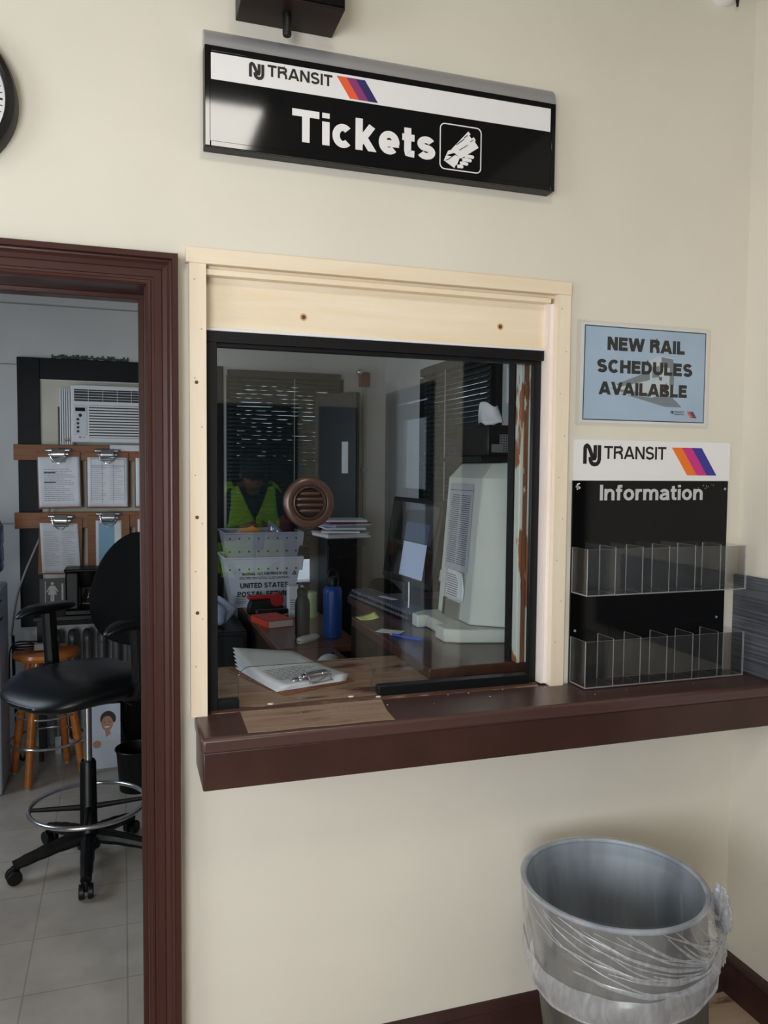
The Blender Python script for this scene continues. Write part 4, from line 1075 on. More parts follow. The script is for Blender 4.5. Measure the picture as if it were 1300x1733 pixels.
# ---- blinds: closed dark slats whose gaps let specks of daylight through
def blind(name, label, x0, x1, pos, z0, z1, axis, n, open_p):
    r_ = thing(name, label, 'blind', ((x0 + x1) / 2, pos, z0) if axis == 'Y' else (pos, (x0 + x1) / 2, z0))
    P = (lambda u, d, z: (u, pos - d, z)) if axis == 'Y' else (lambda u, d, z: (pos - d, u, z))
    hb = MB(); pts = [P(x0, 0, z1), P(x1, 0.045, z1 + 0.04)]
    hb.box(min(pts[0][0], pts[1][0]), max(pts[0][0], pts[1][0]), min(pts[0][1], pts[1][1]), max(pts[0][1], pts[1][1]), z1, z1 + 0.04)
    obj('head_rail', hb, 'slat', r_, bevel=0.002)
    b = MB(); pitch = (z1 - z0) / n
    for i in range(n):
        z = z0 + i * pitch; m_ = 22; gap = open_p(i / n)
        us = [x0 + (x1 - x0) * k / m_ for k in range(m_ + 1)]
        tops = [z + pitch * (random.uniform(.93, .975) if random.random() < gap else 1.03) for _ in range(m_)]
        tops += [tops[-1]]
        b.add([P(u_, 0.022, z) for u_ in us] + [P(u_, 0.011, t_) for u_, t_ in zip(us, tops)], [(k, k + 1, m_ + 2 + k, m_ + 1 + k) for k in range(m_)])
    sl = obj('slats', b, 'slat', r_, shell=0.0012)
    for q in (0.12, 0.88):
        u = x0 + (x1 - x0) * q; obj('ladder_cord', MB().tube([P(u, 0.026, z1), P(u, 0.026, z0)], 0.0014, 6), 'slat', r_)
    u = x0 + (x1 - x0) * 0.58; obj('tilt_wand', MB().tube([P(u, 0.04, z1), P(u, 0.04, z1 - 0.75)], 0.003, 8), 'cord', r_)
    obj('bottom_rail', MB().box(*(lambda a, c: (min(a[0], c[0]), max(a[0], c[0]), min(a[1], c[1]), max(a[1], c[1])))(P(x0, 0.008, 0), P(x1, 0.03, 0)), z0 - 0.02, z0), 'slat', r_, bevel=0.002)
blind('window_blind', 'closed dark slatted blind with daylight specks on the far office wall', 0.6, 1.3, 2.915, -0.55, 0.545, 'Y', 44, lambda f: 0.35 if f > 0.9 else (0.5 if f > 0.62 else (0.2 if f > 0.5 else 0.04)))
blind('window_blind', 'closed dark slatted blind behind the ticket machine on the side wall', 1.3, 2.12, 1.588, -0.5, 0.5, 'X', 40, lambda f: 0.5 if 0.8 < f < 0.83 else 0.0)
tag(obj('wall_post', MB().box(1.575, 1.619, 2.12, 2.21, FL, 0.5), 'teal', bevel=0.003), 'narrow dark upright post on the side wall beside the blind', 'post')

# ---- dark open door leaf, conduit and alarm in the far corner
dl = thing('dark_door_leaf', 'dark door leaf standing ajar in the far corner of the office', 'door', (1.28, 2.8, FL))
Td = rot_frame((1.14, 2.85, 0), rz=math.atan2(-0.3, 0.27))
obj('leaf', MB().box(0, 0.3, -0.02, 0.02, FL, 0.455, T=Td), 'black', dl, bevel=0.002)
obj('paper_notice', MB().box(0.2, 0.245, -0.0225, -0.0205, -0.03, 0.16, T=Td), 'paper', dl)
cn = thing('conduit_pipe', 'thin pale conduit pipe running up the far corner to the red alarm', 'pipe', (1.47, 2.93, -0.3))
obj('pipe', MB().tube([(1.475, 2.935, -0.5), (1.475, 2.935, 0.52)], 0.011, 12), mat('pale_pipe_paint', (168, 166, 160), 0.5), cn)
obj('clamp', MB().box(1.455, 1.495, 2.92, 2.95, -0.02, 0.0), 'silver', cn)
al = thing('alarm_bell', 'small dark red fire alarm at the top of the conduit', 'alarm', (1.46, 2.92, 0.52))
obj('box', MB().box(1.435, 1.5, 2.9, 2.95, 0.52, 0.61), 'redal', al, bevel=0.005)
obj('strobe', MB().ball((1.432, 2.91, 0.61), 0.022, 14), 'chrome', al)

# ---- desks behind the counter
dk = thing('office_desk', 'brown wooden office desk carrying the postal tubs and bottles', 'desk', (0.83, 2.2, FL))
obj('desk_top', MB().box(0.64, 1.03, 1.475, 2.92, -0.83, -0.8), 'desk', dk, bevel=0.003)
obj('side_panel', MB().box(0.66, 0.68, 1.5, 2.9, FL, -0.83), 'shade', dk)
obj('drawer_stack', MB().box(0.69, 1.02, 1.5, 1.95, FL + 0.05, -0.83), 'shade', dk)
dk2 = thing('side_desk', 'lower brown wooden desk between the counter and the desk with the bottles', 'desk', (0.75, 1.0, FL))
obj('desk_top', MB().box(0.64, 0.895, 0.455, 1.468, -0.832, -0.803), 'desk', dk2, bevel=0.003)
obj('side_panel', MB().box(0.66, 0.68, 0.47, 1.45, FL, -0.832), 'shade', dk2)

def tub(name, label, mt, zb, zt, yb, text):
    t = thing(name, label, 'box', (0.76, 2.72, zb))
    cx, cy = 0.762, 2.7; h = zt - zb
    def ring(z, grow=0.0):
        f = (z - zb) / h; hx = 0.165 + 0.052 * f + grow; hy = 0.135 + 0.035 * f + grow
        return [(cx - hx, cy - hy, z), (cx + hx, cy - hy, z), (cx + hx, cy + hy, z), (cx - hx, cy + hy, z)]
    b = MB(); zs = [zb + h * k / 4 for k in range(5)]
    o = 0
    for z in zs: b.v.extend(Vector(p) for p in ring(z))
    for k in range(4):
        for i in range(4): b.f.append([k * 4 + i, k * 4 + (i + 1) % 4, k * 4 + 4 + (i + 1) % 4, k * 4 + 4 + i]); b.m.append(0)
    b.f.append([3, 2, 1, 0]); b.m.append(0)
    obj('hull', b, mt, t, shell=0.004, flat=True)
    b = MB(); top_ = ring(zt, 0.006); b.tube(top_, 0.006, 8, True)
    for q in range(2):
        zz = zt - 0.005; 
    obj('rim', b, mt, t)
    def ff(u, v, w): # front wall: u across in metres from centre, v height above the tub's base
        f = v / h; return Vector((cx + u, cy - 0.135 - 0.035 * f - 0.003 - w, zb + v))
    b = MB(); b.prism([(-.222, h - .075), (.222, h - .075), (.228, h), (-.228, h)], ff, 0, 0.004); obj('folded_cuff', b, mt, t)
    b = MB()
    for i in range(8):
        for dz in ((0.062,) if text else (0.105, 0.03)):
            b.prism(arc(-0.195 + i * 0.054, h - dz, .0048, .0058, 0, 360, 10)[:-1], ff, 0, 0.0046)
    obj('rivet_holes', b, mat('dark_rivet', (62, 62, 72), 0.5), t)
    if text:
        b = MB()
        letters(b, 'WARNING - NOT FOR PRIVATE USE', -0.125, 0.135, h - .098, .0155, ff, .2, .1, .0008)
        lines(b, -0.14, 0.15, h - .123, h - .108, 2, ff, .003, .0008, 0.05)
        letters(b, 'UNITED STATES', -0.135, 0.14, h - .172, .0295, ff, .2, .1, .0008)
        letters(b, 'POSTAL SERVICE', -0.15, 0.168, h - .222, .0295, ff, .2, .1, .0008)
        lines(b, -0.16, -0.1, .02, .07, 5, ff, .003, .0008, .3)
        stroke(b, [(.165, h - .098), (.175, h - .08), (.185, h - .098), (.165, h - .098)], .0018, ff, .0008)
        obj('lettering', b, 'ink', t)
    return t
tub('postal_tub', 'white corrugated postal tub lettered UNITED STATES POSTAL on the desk', 'tub', -0.799, -0.515, 0, True)
tub('postal_tub', 'grey corrugated tub with dark holes stacked in the white postal tub', 'tubg', -0.655, -0.372, 0, False)
tag(obj('orange_folder', MB().prism([(-.11, 0), (.1, 0), (.085, .16), (.04, .185), (-.11, .135)], lambda u, v, w: rot_frame((0.67, 2.6, -0.52), rx=-0.12, rz=0.05) @ Vector((u, w, v)), 0, 0.012), 'folder', bevel=0.002), 'orange folder poking out of the upper grey tub', 'folder')
b = MB(); b.grid(lambda u, v: Vector((0.77 + 0.08 * u + .03 * v, 2.6 + 0.02 * math.sin(6 * u), -0.5 + 0.2 * v * (1 - .35 * u))), 10, 8)
tag(obj('plastic_sleeve', b, clear('sleeve_film', (.8, .84, .9), .1, .1, .35, (180, 196, 220)), shell=0.001), 'crumpled clear plastic sleeve in the upper grey tub beside the orange folder', 'sleeve')
b = MB(); b.grid(lambda u, v: Vector((0.915 + 0.05 * math.cos(2 * PI * u) * math.sin(PI * (.03 + .94 * v)) * (1 + .2 * math.sin(10 * PI * u)), 2.7 + .05 * math.sin(2 * PI * u) * math.sin(PI * (.03 + .94 * v)), -0.36 + .08 * -math.cos(PI * v))), 24, 10, True)
tag(obj('rolled_cloth', b, mat('dark_red_cloth', (96, 36, 48), 0.8, var=.4, scale=30)), 'dark red and grey crumpled cloth in the upper grey tub', 'cloth')

# low black cabinet with a crumpled bag left of the desk
lc = thing('low_cabinet', 'low black cabinet standing left of the desk under the blind', 'cabinet', (0.45, 2.55, FL))
lc['label'] = 'low black cabinet standing between the far wall and the end of the desk'
obj('body', MB().box(0.26, 0.615, 2.2, 2.86, FL, -0.86), 'black', lc, bevel=0.004)
obj('door', MB().box(0.275, 0.6, 2.188, 2.2, FL + .05, -0.88), 'blackm', lc, bevel=0.003)
b = MB(); b.grid(lambda u, v: Vector((0.46, 2.36, -.775)) + Vector((.1 * math.cos(2 * PI * u) * math.sin(PI * (.03 + .94 * v)), .08 * math.sin(2 * PI * u) * math.sin(PI * (.03 + .94 * v)), -.068 * math.cos(PI * v))) * (1 + .14 * math.sin(10 * PI * u + 4 * v) + .08 * math.sin(15 * v + 6 * u)), 44, 20, True)
tag(obj('crumpled_bag', b, mat('pale_blue_plastic_bag', (176, 190, 216), .35), angle=80), 'crumpled pale blue plastic bag on the low black cabinet', 'bag')

# bottles
bt = thing('water_bottle', 'tall blue steel water bottle standing on the desk', 'bottle', (0.936, 1.65, -0.8))
obj('body', MB().lathe([(0, 0), (0.038, 0), (0.0435, 0.006), (0.0445, 0.02), (0.0445, 0.215), (0.042, 0.232), (0.033, 0.243), (0.024, 0.248), (0.0, 0.249)], (0.936, 1.65, -0.8), n=40), 'bblue', bt)
obj('screw_cap', MB().lathe([(0.026, 0.246), (0.029, 0.25), (0.029, 0.285), (0.026, 0.29), (0, 0.29)], (0.936, 1.65, -0.8), n=32), 'black', bt)
b = MB(); b.tube([(0.914, 1.65, -0.53), (0.916, 1.65, -0.495), (0.936, 1.65, -0.48), (0.956, 1.65, -0.495), (0.958, 1.65, -0.53)], 0.006, 10, smooth=5); obj('carry_loop', b, 'black', bt)
bt = thing('water_bottle', 'dark green black water bottle standing left of the blue bottle', 'bottle', (0.806, 1.72, -0.8))
bt['label'] = 'dark green-black water bottle standing beside the blue bottle on the desk'
obj('body', MB().lathe([(0, 0), (0.031, 0), (0.035, 0.006), (0.036, 0.02), (0.036, 0.15), (0.033, 0.17), (0.026, 0.186), (0.024, 0.198), (0, 0.2)], (0.806, 1.72, -0.8), n=36), 'bdark', bt)
obj('screw_cap', MB().lathe([(0.025, 0.198), (0.026, 0.2), (0.026, 0.225), (0.02, 0.232), (0, 0.232)], (0.806, 1.72, -0.8), n=28), 'bdark', bt)
b = MB(); b.tube([(0.79, 1.72, -0.578), (0.792, 1.72, -0.555), (0.806, 1.72, -0.547), (0.82, 1.72, -0.555), (0.822, 1.72, -0.578)], 0.006, 8, smooth=4); obj('carry_loop', b, 'black', bt)

# red book
bk = thing('paperback_book', 'thick paperback with a red cover lying on the desk edge', 'book', (0.72, 2.05, -0.8), math.radians(14))
obj('page_block', MB().box(-0.068, 0.066, -0.105, 0.105, 0.003, 0.034), 'pages', bk, local=True)
obj('cover', MB().box(-0.07, 0.07, -0.107, 0.107, 0.034, 0.037).box(-0.07, 0.07, -0.107, 0.107, 0, 0.003).box(-0.07, -0.067, -0.107, 0.107, 0, 0.037), 'redbk', bk, local=True)
# red tape dispenser with stapler and papers behind it
td = thing('tape_dispenser', 'red tape dispenser standing in front of the postal tub', 'tape dispenser', (0.73, 2.38, -0.8))
b = MB(); b.prism([(0.64, -0.8), (0.84, -0.8), (0.84, -0.775), (0.82, -0.74), (0.78, -0.72), (0.66, -0.722), (0.645, -0.76)], lambda u, v, w: Vector((u, 2.34 + w, v)), 0, 0.07)
obj('base', b, 'black', td, bevel=0.008)
obj('handle', MB().box(0.64, 0.8, 2.345, 2.395, -0.722, -0.7), 'red', td, bevel=0.01, seg=3)
obj('tape_roll', MB().lathe([(0.0, 0), (0.035, 0.0), (0.038, 0.006), (0.038, 0.04), (0.035, 0.046), (0.0, 0.046)], (0.8, 2.385, -0.728), (0, -1, 0), 36), 'red', td)
st = thing('stapler', 'black desk stapler lying behind the red book', 'stapler', (0.74, 2.2, -0.8), 0.12)
obj('base', MB().box(-0.09, 0.1, -0.02, 0.02, 0, 0.012), 'black', st, bevel=0.004, local=True)
obj('arm', MB().box(-0.085, 0.095, -0.018, 0.018, 0.022, 0.05), 'black', st, bevel=0.01, seg=3, local=True)
obj('anvil_plate', MB().box(0.03, 0.09, -0.014, 0.014, 0.012, 0.014), 'chrome', st, local=True)
obj('hinge', MB().cyl((-0.07, -.02, 0.02), (-0.07, .02, 0.02), 0.012), 'silver', st, local=True)
cbx = thing('carton', 'small white carton with a printed label standing on the desk behind the dark bottle', 'carton', (0.88, 2.2, -0.8))
obj('box', MB().box(0.835, 0.915, 2.18, 2.25, -0.8, -0.63), 'paper', cbx, bevel=0.002)
b = MB(); lines(b, .84, .9, -.76, -.7, 5, front(2.18), .004, .0006); obj('label_print', b, 'text', cbx)['kind'] = 'stuff'
jar = thing('plastic_cup', 'pale green translucent cup standing beside the white carton', 'cup', (0.95, 2.2, -0.8))
obj('cup', MB().lathe([(0, 0), (0.03, 0), (0.036, 0.02), (0.036, 0.13), (0.034, 0.135), (0.033, 0.02)], (0.955, 2.2, -0.8), n=28), 'greenl', jar)
obj('foot', MB().lathe([(0, 0), (0.042, 0), (0.042, 0.012), (0.0, 0.014)], (0.955, 2.2, -0.8), n=28), mat('bright_green_plastic', (160, 206, 96), 0.4), jar)
mg = thing('hand_gadget', 'small rounded white handheld gadget with dark dots lying before the bottles', 'gadget', (0.8, 1.57, -0.8), math.radians(38))
b = MB(); b.grid(lambda u, v: Vector((0.075 * (2 * v - 1), 0.022 * math.cos(2 * PI * u) * (1 - (2 * v - 1) ** 6) ** .5, 0.019 + .018 * math.sin(2 * PI * u) * (1 - (2 * v - 1) ** 6) ** .5 * (1.1 - .3 * v))), 20, 22, True)
obj('body', b, 'acw', mg, local=True)
b = MB()
for q in range(3): b.cyl((-0.0745, -0.01 + q * .01, .02), (-0.0765, -0.01 + q * .01, .02), 0.003, n=10)
obj('dots', b, 'black', mg, local=True)
ms = thing('computer_mouse', 'small white computer mouse half hidden by the raised shelf', 'mouse', (0.8, 1.2, -0.803), 0.6)
b = MB(); b.grid(lambda u, v: Vector((0.055 * math.cos(2 * PI * u) * math.cos(PI / 2 * v), 0.032 * math.sin(2 * PI * u) * math.cos(PI / 2 * v), 0.034 * math.sin(PI / 2 * v) ** .8)), 28, 10, True)
obj('shell', b, 'acw', ms, local=True)
obj('wheel', MB().cyl((0.03, -.004, .028), (0.03, .004, .028), .008, n=14), 'black', ms, local=True)

# black cabinet with paper pile
fc = thing('file_cabinet', 'tall black filing cabinet beside the desk with papers heaped on top', 'cabinet', (1.145, 2.3, FL))
obj('body', MB().box(1.045, 1.245, 2.2, 2.62, FL + 0.02, -0.385), 'black', fc, bevel=0.003)
for k in range(4):
    z = FL + 0.06 + k * 0.29; d_ = obj('drawer', MB().box(1.05, 1.24, 2.19, 2.2, z, z + 0.275), 'blackm', fc, bevel=0.002)
    obj('handle', MB().box(1.11, 1.18, 2.18, 2.192, z + .2, z + .215), 'blackm', d_, bevel=0.002)
cols = ['paper', 'paper', mat('pink_sheet', (196, 150, 170), .7), 'paper', mat('teal_sheet', (140, 188, 190), .7), 'paper', mat('lilac_sheet', (170, 168, 204), .7), 'paper', mat('maroon_booklet', (110, 44, 66), .6), 'paper']
for k, c in enumerate(cols):
    w_ = random.uniform(.1, .135); d_ = random.uniform(.09, .14); z = -0.384 + k * 0.0098
    tag(obj('paper_stack', MB().box(-w_, w_, -d_, d_, 0, 0.0094, T=rot_frame((1.17 + random.uniform(-.015, .03), 2.36 + random.uniform(-.02, .02), z), rz=random.uniform(-.3, .3))), c), ['white papers at the bottom of the heap on the black cabinet', 'white papers second from the bottom of the heap on the cabinet', 'pink papers low in the heap on the black cabinet', 'white papers just above the pink ones in the heap on the cabinet', 'teal papers in the middle of the heap on the cabinet', 'white papers just above the teal ones in the heap on the cabinet', 'lilac papers in the heap on the black cabinet', 'white papers between the lilac ones and the maroon booklet on the cabinet', 'maroon booklet near the top of the heap on the cabinet', 'white papers on the very top of the heap on the cabinet'][k], 'papers', 'papers heaped on the black cabinet')

# ================================================================ drafting chairs
def chair(name, label, loc, rz, seat_z, ring, spin=0.0):
    """local: faces -x; base radius .29"""
    t = thing(name, label, 'chair', loc, rz)
    for k in range(5):
        a = 2 * PI * k / 5 + spin; ca, sa = math.cos(a), math.sin(a)
        b = MB(); b.tube([(0.03 * ca, 0.03 * sa, 0.115), (0.12 * ca, 0.12 * sa, 0.105), (0.22 * ca, 0.22 * sa, 0.085), (0.285 * ca, 0.285 * sa, 0.07)], [0.03, 0.027, 0.024, 0.021], 10, smooth=4)
        lg = obj('leg', b, 'black', t, local=True)
        b = MB(); c = Vector((0.285 * ca, 0.285 * sa, 0.029)); n_ = Vector((-sa, ca, 0))
        for s_ in (-1, 1): b.cyl(c + n_ * .006 * s_, c + n_ * .026 * s_, 0.028, n=20)
        b.cyl(c, c + Vector((0, 0, 0.04)), 0.011, n=12)
        obj('caster', b, 'black', lg, bevel=0.003, local=True)
    b = MB().lathe([(0.0, 0.07), (0.045, 0.07), (0.05, 0.1), (0.042, 0.15), (0.034, 0.17), (0.031, 0.42), (0.026, 0.43)], (0, 0, 0), n=28)
    obj('column', b, 'black', t, local=True)
    obj('gas_lift', MB().cyl((0, 0, 0.42), (0, 0, seat_z - 0.07), 0.0165, n=20), 'chrome', t, local=True)
    if ring:
        b = MB().tube([(0.224 * math.cos(2 * PI * i / 64), 0.224 * math.sin(2 * PI * i / 64), 0.245) for i in range(64)], 0.0095, 12, True)
        fr = obj('foot_ring', b, 'chrome', t, local=True)
        for k in range(4):
            a = 2 * PI * k / 4 + .9; b = MB().tube([(0.03 * math.cos(a), 0.03 * math.sin(a), 0.235), (0.222 * math.cos(a), 0.222 * math.sin(a), 0.245)], [0.012, 0.008], 8)
            obj('ring_spoke', b, 'black', fr, local=True)
    # seat: waterfall cushion
    def seat(u, v):
        a = 2 * PI * u; e = 2.8
        cx = abs(math.cos(a)) ** (2 / e) * math.copysign(1, math.cos(a)); sy = abs(math.sin(a)) ** (2 / e) * math.copysign(1, math.sin(a))
        ph = PI * (v - .5); r_ = math.cos(ph) ** .45 if abs(v - .5) < .4999 else 0.0
        x = 0.27 * cx * r_ - 0.03; y = 0.265 * sy * r_
        z = seat_z - 0.045 + 0.055 * math.sin(ph) - 0.035 * max(0, (-x / .245) - .45) ** 1.5 * 2 + .012 * (x / .245) ** 2 - .01 * (1 - (y / .25) ** 2) * (1 if ph > 0 else 0)
        return Vector((x, y, z))
    obj('seat', MB().grid(seat, 48, 22, True), 'vinyl', t, local=True, angle=180)
    b = MB().box(-0.09, 0.09, -0.08, 0.08, seat_z - 0.1, seat_z - 0.07)
    mech = obj('tilt_mechanism', b, 'black', t, bevel=0.008, local=True)
    obj('lever', MB().tube([(0.03, -0.08, seat_z - .095), (0.03, -0.2, seat_z - .1), (0.03, -0.25, seat_z - .105)], [0.006, 0.006, 0.012], 8), 'black', mech, local=True)
    def back(u, v):
        a = 2 * PI * u; e = 2.6
        c_, s_ = math.cos(a), math.sin(a)
        ph = PI * (v - .5); r_ = math.cos(ph) ** .5 if abs(v - .5) < .4999 else 0
        yy = abs(c_) ** (2 / e) * math.copysign(1, c_) * r_; zz = abs(s_) ** (2 / e) * math.copysign(1, s_) * r_
        wy = 0.215 * (1 - .24 * max(0, zz)); z = seat_z + 0.305 + 0.235 * zz
        x = 0.235 + 0.05 * zz + 0.035 * math.sin(ph) - 0.05 * (yy) ** 2
        return Vector((x, wy * yy, z))
    obj('backrest', MB().grid(back, 48, 20, True), 'blackf', t, local=True, angle=180)
    obj('back_bar', MB().tube([(0.05, 0, seat_z - .08), (0.24, 0, seat_z - .085), (0.285, 0, seat_z + .02), (0.28, 0, seat_z + .25)], 0.018, 10, smooth=5), 'black', t, local=True)
    for s_ in (-1, 1):
        b = MB(); b.tube([(0.02, 0.2 * s_, seat_z - .075), (0.03, 0.27 * s_, seat_z - .06), (0.03, 0.285 * s_, seat_z + .02), (0.02, 0.285 * s_, seat_z + .2)], [0.022, 0.024, 0.03, 0.03], 10, smooth=5)
        po = obj('armrest_post', b, 'black', t, local=True)
        def pad(u, v):
            a = 2 * PI * u; ph = PI * (v - .5); r_ = math.cos(ph) ** .5 if abs(v - .5) < .4999 else 0
            x = 0.14 * math.cos(a) * r_; y = 0.045 * math.sin(a) * r_
            return Vector((x + .01, y + .285 * s_, seat_z + .22 + .02 * math.sin(ph) - .06 * max(0, -x / .14 - .35) ** 2))
        obj('armrest_pad', MB().grid(pad, 32, 12, True), 'vinyl', po, local=True, angle=180)
    return t
chair('drafting_chair', 'tall black drafting chair with chrome foot ring standing inside the doorway', (-0.145, 1.42, FL), math.radians(38), 0.80, True, math.radians(16))
chair('office_chair', 'black office chair behind the monitor by the side wall', (1.37, 1.78, FL), math.radians(120), 0.84, False).scale = (.76, .76, .76)

# ================================================================ seen through the doorway
# wooden stool
so = thing('wooden_stool', 'round orange wooden stool with metal footrest ring behind the drafting chair', 'stool', (-0.385, 2.455, FL))
obj('seat', MB().lathe([(0, 0.628), (0.14, 0.628), (0.155, 0.634), (0.163, 0.648), (0.157, 0.664), (0.14, 0.671), (0.0, 0.666)], (-0.385, 2.455, FL), n=48), 'stool', so)
for k in range(4):
    a = PI / 4 + PI / 2 * k + 0.35; ca, sa = math.cos(a), math.sin(a)
    b = MB(); b.tube([(-0.385 + .095 * ca, 2.455 + .095 * sa, FL + .63), (-0.385 + .15 * ca, 2.455 + .15 * sa, FL + .3), (-0.385 + .19 * ca, 2.455 + .19 * sa, FL + .012)], [0.017, 0.021, 0.018], 12, smooth=4)
    lg = obj('leg', b, 'stool', so)
    obj('foot_cap', MB().lathe([(0, 0), (0.014, 0), (0.016, .012), (0, .013)], (-0.385 + .19 * ca, 2.455 + .19 * sa, FL), n=14), 'silver', lg)
b = MB().tube([(-0.385 + .183 * math.cos(2 * PI * i / 48), 2.455 + .183 * math.sin(2 * PI * i / 48), FL + .2) for i in range(48)], 0.007, 8, True)
b.tube([(-0.385 + .15 * math.cos(2 * PI * i / 48), 2.455 + .15 * math.sin(2 * PI * i / 48), FL + .34) for i in range(48)], 0.005, 8, True)
obj('foot_ring', b, 'chrome', so)
wr = thing('wire_coil', 'black cable bundle with grey plug lying on the wooden stool', 'cable', (-0.45, 2.45, FL + .668))
b = MB(); b.tube([(-.47 + .075 * math.cos(t * .55), 2.455 + .05 * math.sin(t * .55), FL + .674 + .0012 * t) for t in range(30)], 0.004, 8)
b.tube([(-.4, 2.44, FL + .69), (-.5, 2.44, FL + .72), (-.555, 2.45, FL + .68), (-.563, 2.47, FL + .52)], 0.004, 8, smooth=6)
obj('cable', b, 'black', wr)
obj('plug', MB().box(-.44, -.38, 2.4, 2.44, FL + .674, FL + .71), 'cord', wr, bevel=0.006)

# radiator
ra = thing('radiator', 'silver painted column radiator under the black table by the far wall', 'radiator', (-0.1, 2.83, FL))
for i in range(8):
    x = -0.36 + i * 0.078; b = MB()
    for y in (2.79, 2.87): b.tube([(x, y, FL + .1), (x, y, FL + .62)], 0.02, 10)
    b.tube([(x, 2.79, FL + .62), (x, 2.79, FL + .655), (x, 2.83, FL + .675), (x, 2.87, FL + .655), (x, 2.87, FL + .62)], 0.022, 10, smooth=4)
    b.tube([(x, 2.79, FL + .1), (x, 2.83, FL + .08), (x, 2.87, FL + .1)], 0.022, 10, smooth=3)
    if i in (0, 7): b.box(x - .015, x + .015, 2.78, 2.8, FL, FL + .1); b.box(x - .015, x + .015, 2.86, 2.88, FL, FL + .1)
    obj('column', b, 'silverr', ra)
# black side table with coffee maker
tb = thing('side_table', 'narrow black table against the far wall under the clipboards', 'table', (-0.1, 2.8, FL))
obj('table_top', MB().box(-0.47, 0.252, 2.665, 2.9, -0.845, -0.82), 'black', tb, bevel=0.003)
for x in (-0.45, 0.222):
    for y in (2.675, 2.87): obj('leg', MB().box(x, x + .025, y, y + .02, FL, -0.845), 'black', tb)
cm = thing('coffee_maker', 'black drip coffee maker with glass pot on the black table', 'coffee maker', (-0.22, 2.74, -0.82))
obj('base', MB().box(-0.31, -0.1, 2.67, 2.82, -0.82, -0.79), 'black', cm, bevel=0.006)
obj('tank', MB().box(-0.305, -0.235, 2.67, 2.82, -0.79, -0.58), 'black', cm, bevel=0.01, seg=3)
obj('brew_head', MB().lathe([(0, -0.02), (0.05, -0.02), (0.066, 0.0), (0.075, 0.06), (0.08, 0.072), (0.0, 0.078)], (-0.19, 2.74, -0.65), n=36), 'black', cm)
obj('top_lid', MB().box(-0.312, -0.115, 2.665, 2.82, -0.582, -0.565), 'black', cm, bevel=0.007, seg=3)
obj('pot', MB().lathe([(0, 0), (0.045, 0), (0.054, .03), (0.05, .07), (0.036, .1), (0.04, .112)], (-0.17, 2.73, -0.789), n=32), clear('pot_glass', (.55, .5, .46), .08), cm)
obj('pot_handle', MB().tube([(-0.12, 2.7, -0.69), (-0.085, 2.68, -0.7), (-0.085, 2.68, -0.75), (-0.118, 2.7, -0.77)], 0.008, 8, smooth=4), 'black', cm)
# restroom sign leaning on the wall
rsn = thing('restroom_sign', 'dark grey restroom sign with white woman pictogram leaning behind the black table', 'sign', (-0.36, 2.9, -0.82))
Tr = rot_frame((-0.35, 2.895, -0.822), rx=-0.05)
obj('plate', MB().box(-0.105, 0.12, -.003, .003, 0.0, 0.18, T=Tr), mat('dark_grey_sign', (58, 56, 58), .5), rsn)
FR = lambda u, v, w: Tr @ Vector((u, -.003 - w, v))
b = MB()
b.prism(arc(-.038, .152, .0085, .0085, 0, 360, 16)[:-1], FR, 0, .001)
b.prism([(-.046, .14), (-.03, .14), (-.022, .135), (-.006, .105), (-.012, .102), (-.024, .122), (-.014, .088), (-.028, .088), (-.028, .05), (-.037, .05), (-.037, .088), (-.039, .088), (-.039, .05), (-.048, .05), (-.048, .088), (-.062, .088), (-.052, .122), (-.064, .102), (-.07, .105), (-.054, .135)], FR, 0, .001)
b.prism([(.01, .055), (.02, .055), (.02, .15), (.01, .15)], FR, 0, .001)
stroke(b, [(-.075, .165), (-.075, .045)] + arc(-.065, .045, .01, .01, 180, 270, 5) + [(-.065, .035), (.11, .035)], .0022, FR, .001)
letters(b, 'RESTROOM', -.06, .1, .01, .016, FR, .16, .14, .001)
obj('pictogram', b, mat('pale_sign_white', (190, 188, 182), .5), rsn)
tag(obj('white_envelope', MB().box(-.1, .1, -.001, .001, 0, .13, T=rot_frame((0.0, 2.86, -.8195), rx=-.2)), 'paper'), 'white sheet leaning on the wall beside the coffee maker', 'paper')

# air conditioner in the boarded window
tag(obj('window_board', MB().box(-0.44, 0.46, 2.93, 2.945, -0.795, 0.485), 'cream'), 'cream board closing the far window around the air conditioner', 'board')
ac = thing('air_conditioner', 'white window air conditioner mounted in the boarded far window', 'air conditioner', (0.0, 2.85, 0.13))
AF = 2.74
b = MB().box(-0.262, 0.29, AF, 2.93, 0.135, 0.44)
obj('cabinet', b, 'acw', ac, bevel=0.006)
obj('front_bezel', MB().box(-0.268, 0.296, AF - 0.02, AF, 0.13, 0.445), 'acw', ac, bevel=0.008, seg=3)
b = MB().box(-0.25, 0.28, AF - 0.0215, AF - 0.019, 0.355, 0.42, 1)
for k in range(4): b.box(-0.25, 0.28, AF - 0.026, AF - 0.02, 0.366 + k * .0145, 0.3685 + k * .0145, 0)
for k in range(7): b.box(-0.178 + k * .075, -0.176 + k * .075, AF - 0.026, AF - 0.02, 0.355, 0.42, 0)
obj('air_outlet', b, ['acw', 'black'], ac)
b = MB().box(-0.175, 0.28, AF - 0.0215, AF - 0.019, 0.155, 0.335, 1)
for k in range(12): b.box(-0.178, 0.283, AF - 0.027, AF - 0.02, 0.157 + k * .0152, 0.1655 + k * .0152, 0)
obj('intake_grille', b, ['acw', 'black'], ac)
cp = obj('control_panel', MB().box(-0.253, -0.185, AF - 0.0225, AF - 0.019, 0.17, 0.335), mat('pale_panel', (190, 194, 200), .4), ac, bevel=0.003)
obj('display', MB().box(-0.245, -0.195, AF - 0.024, AF - 0.022, 0.3, 0.32), 'screen', cp)
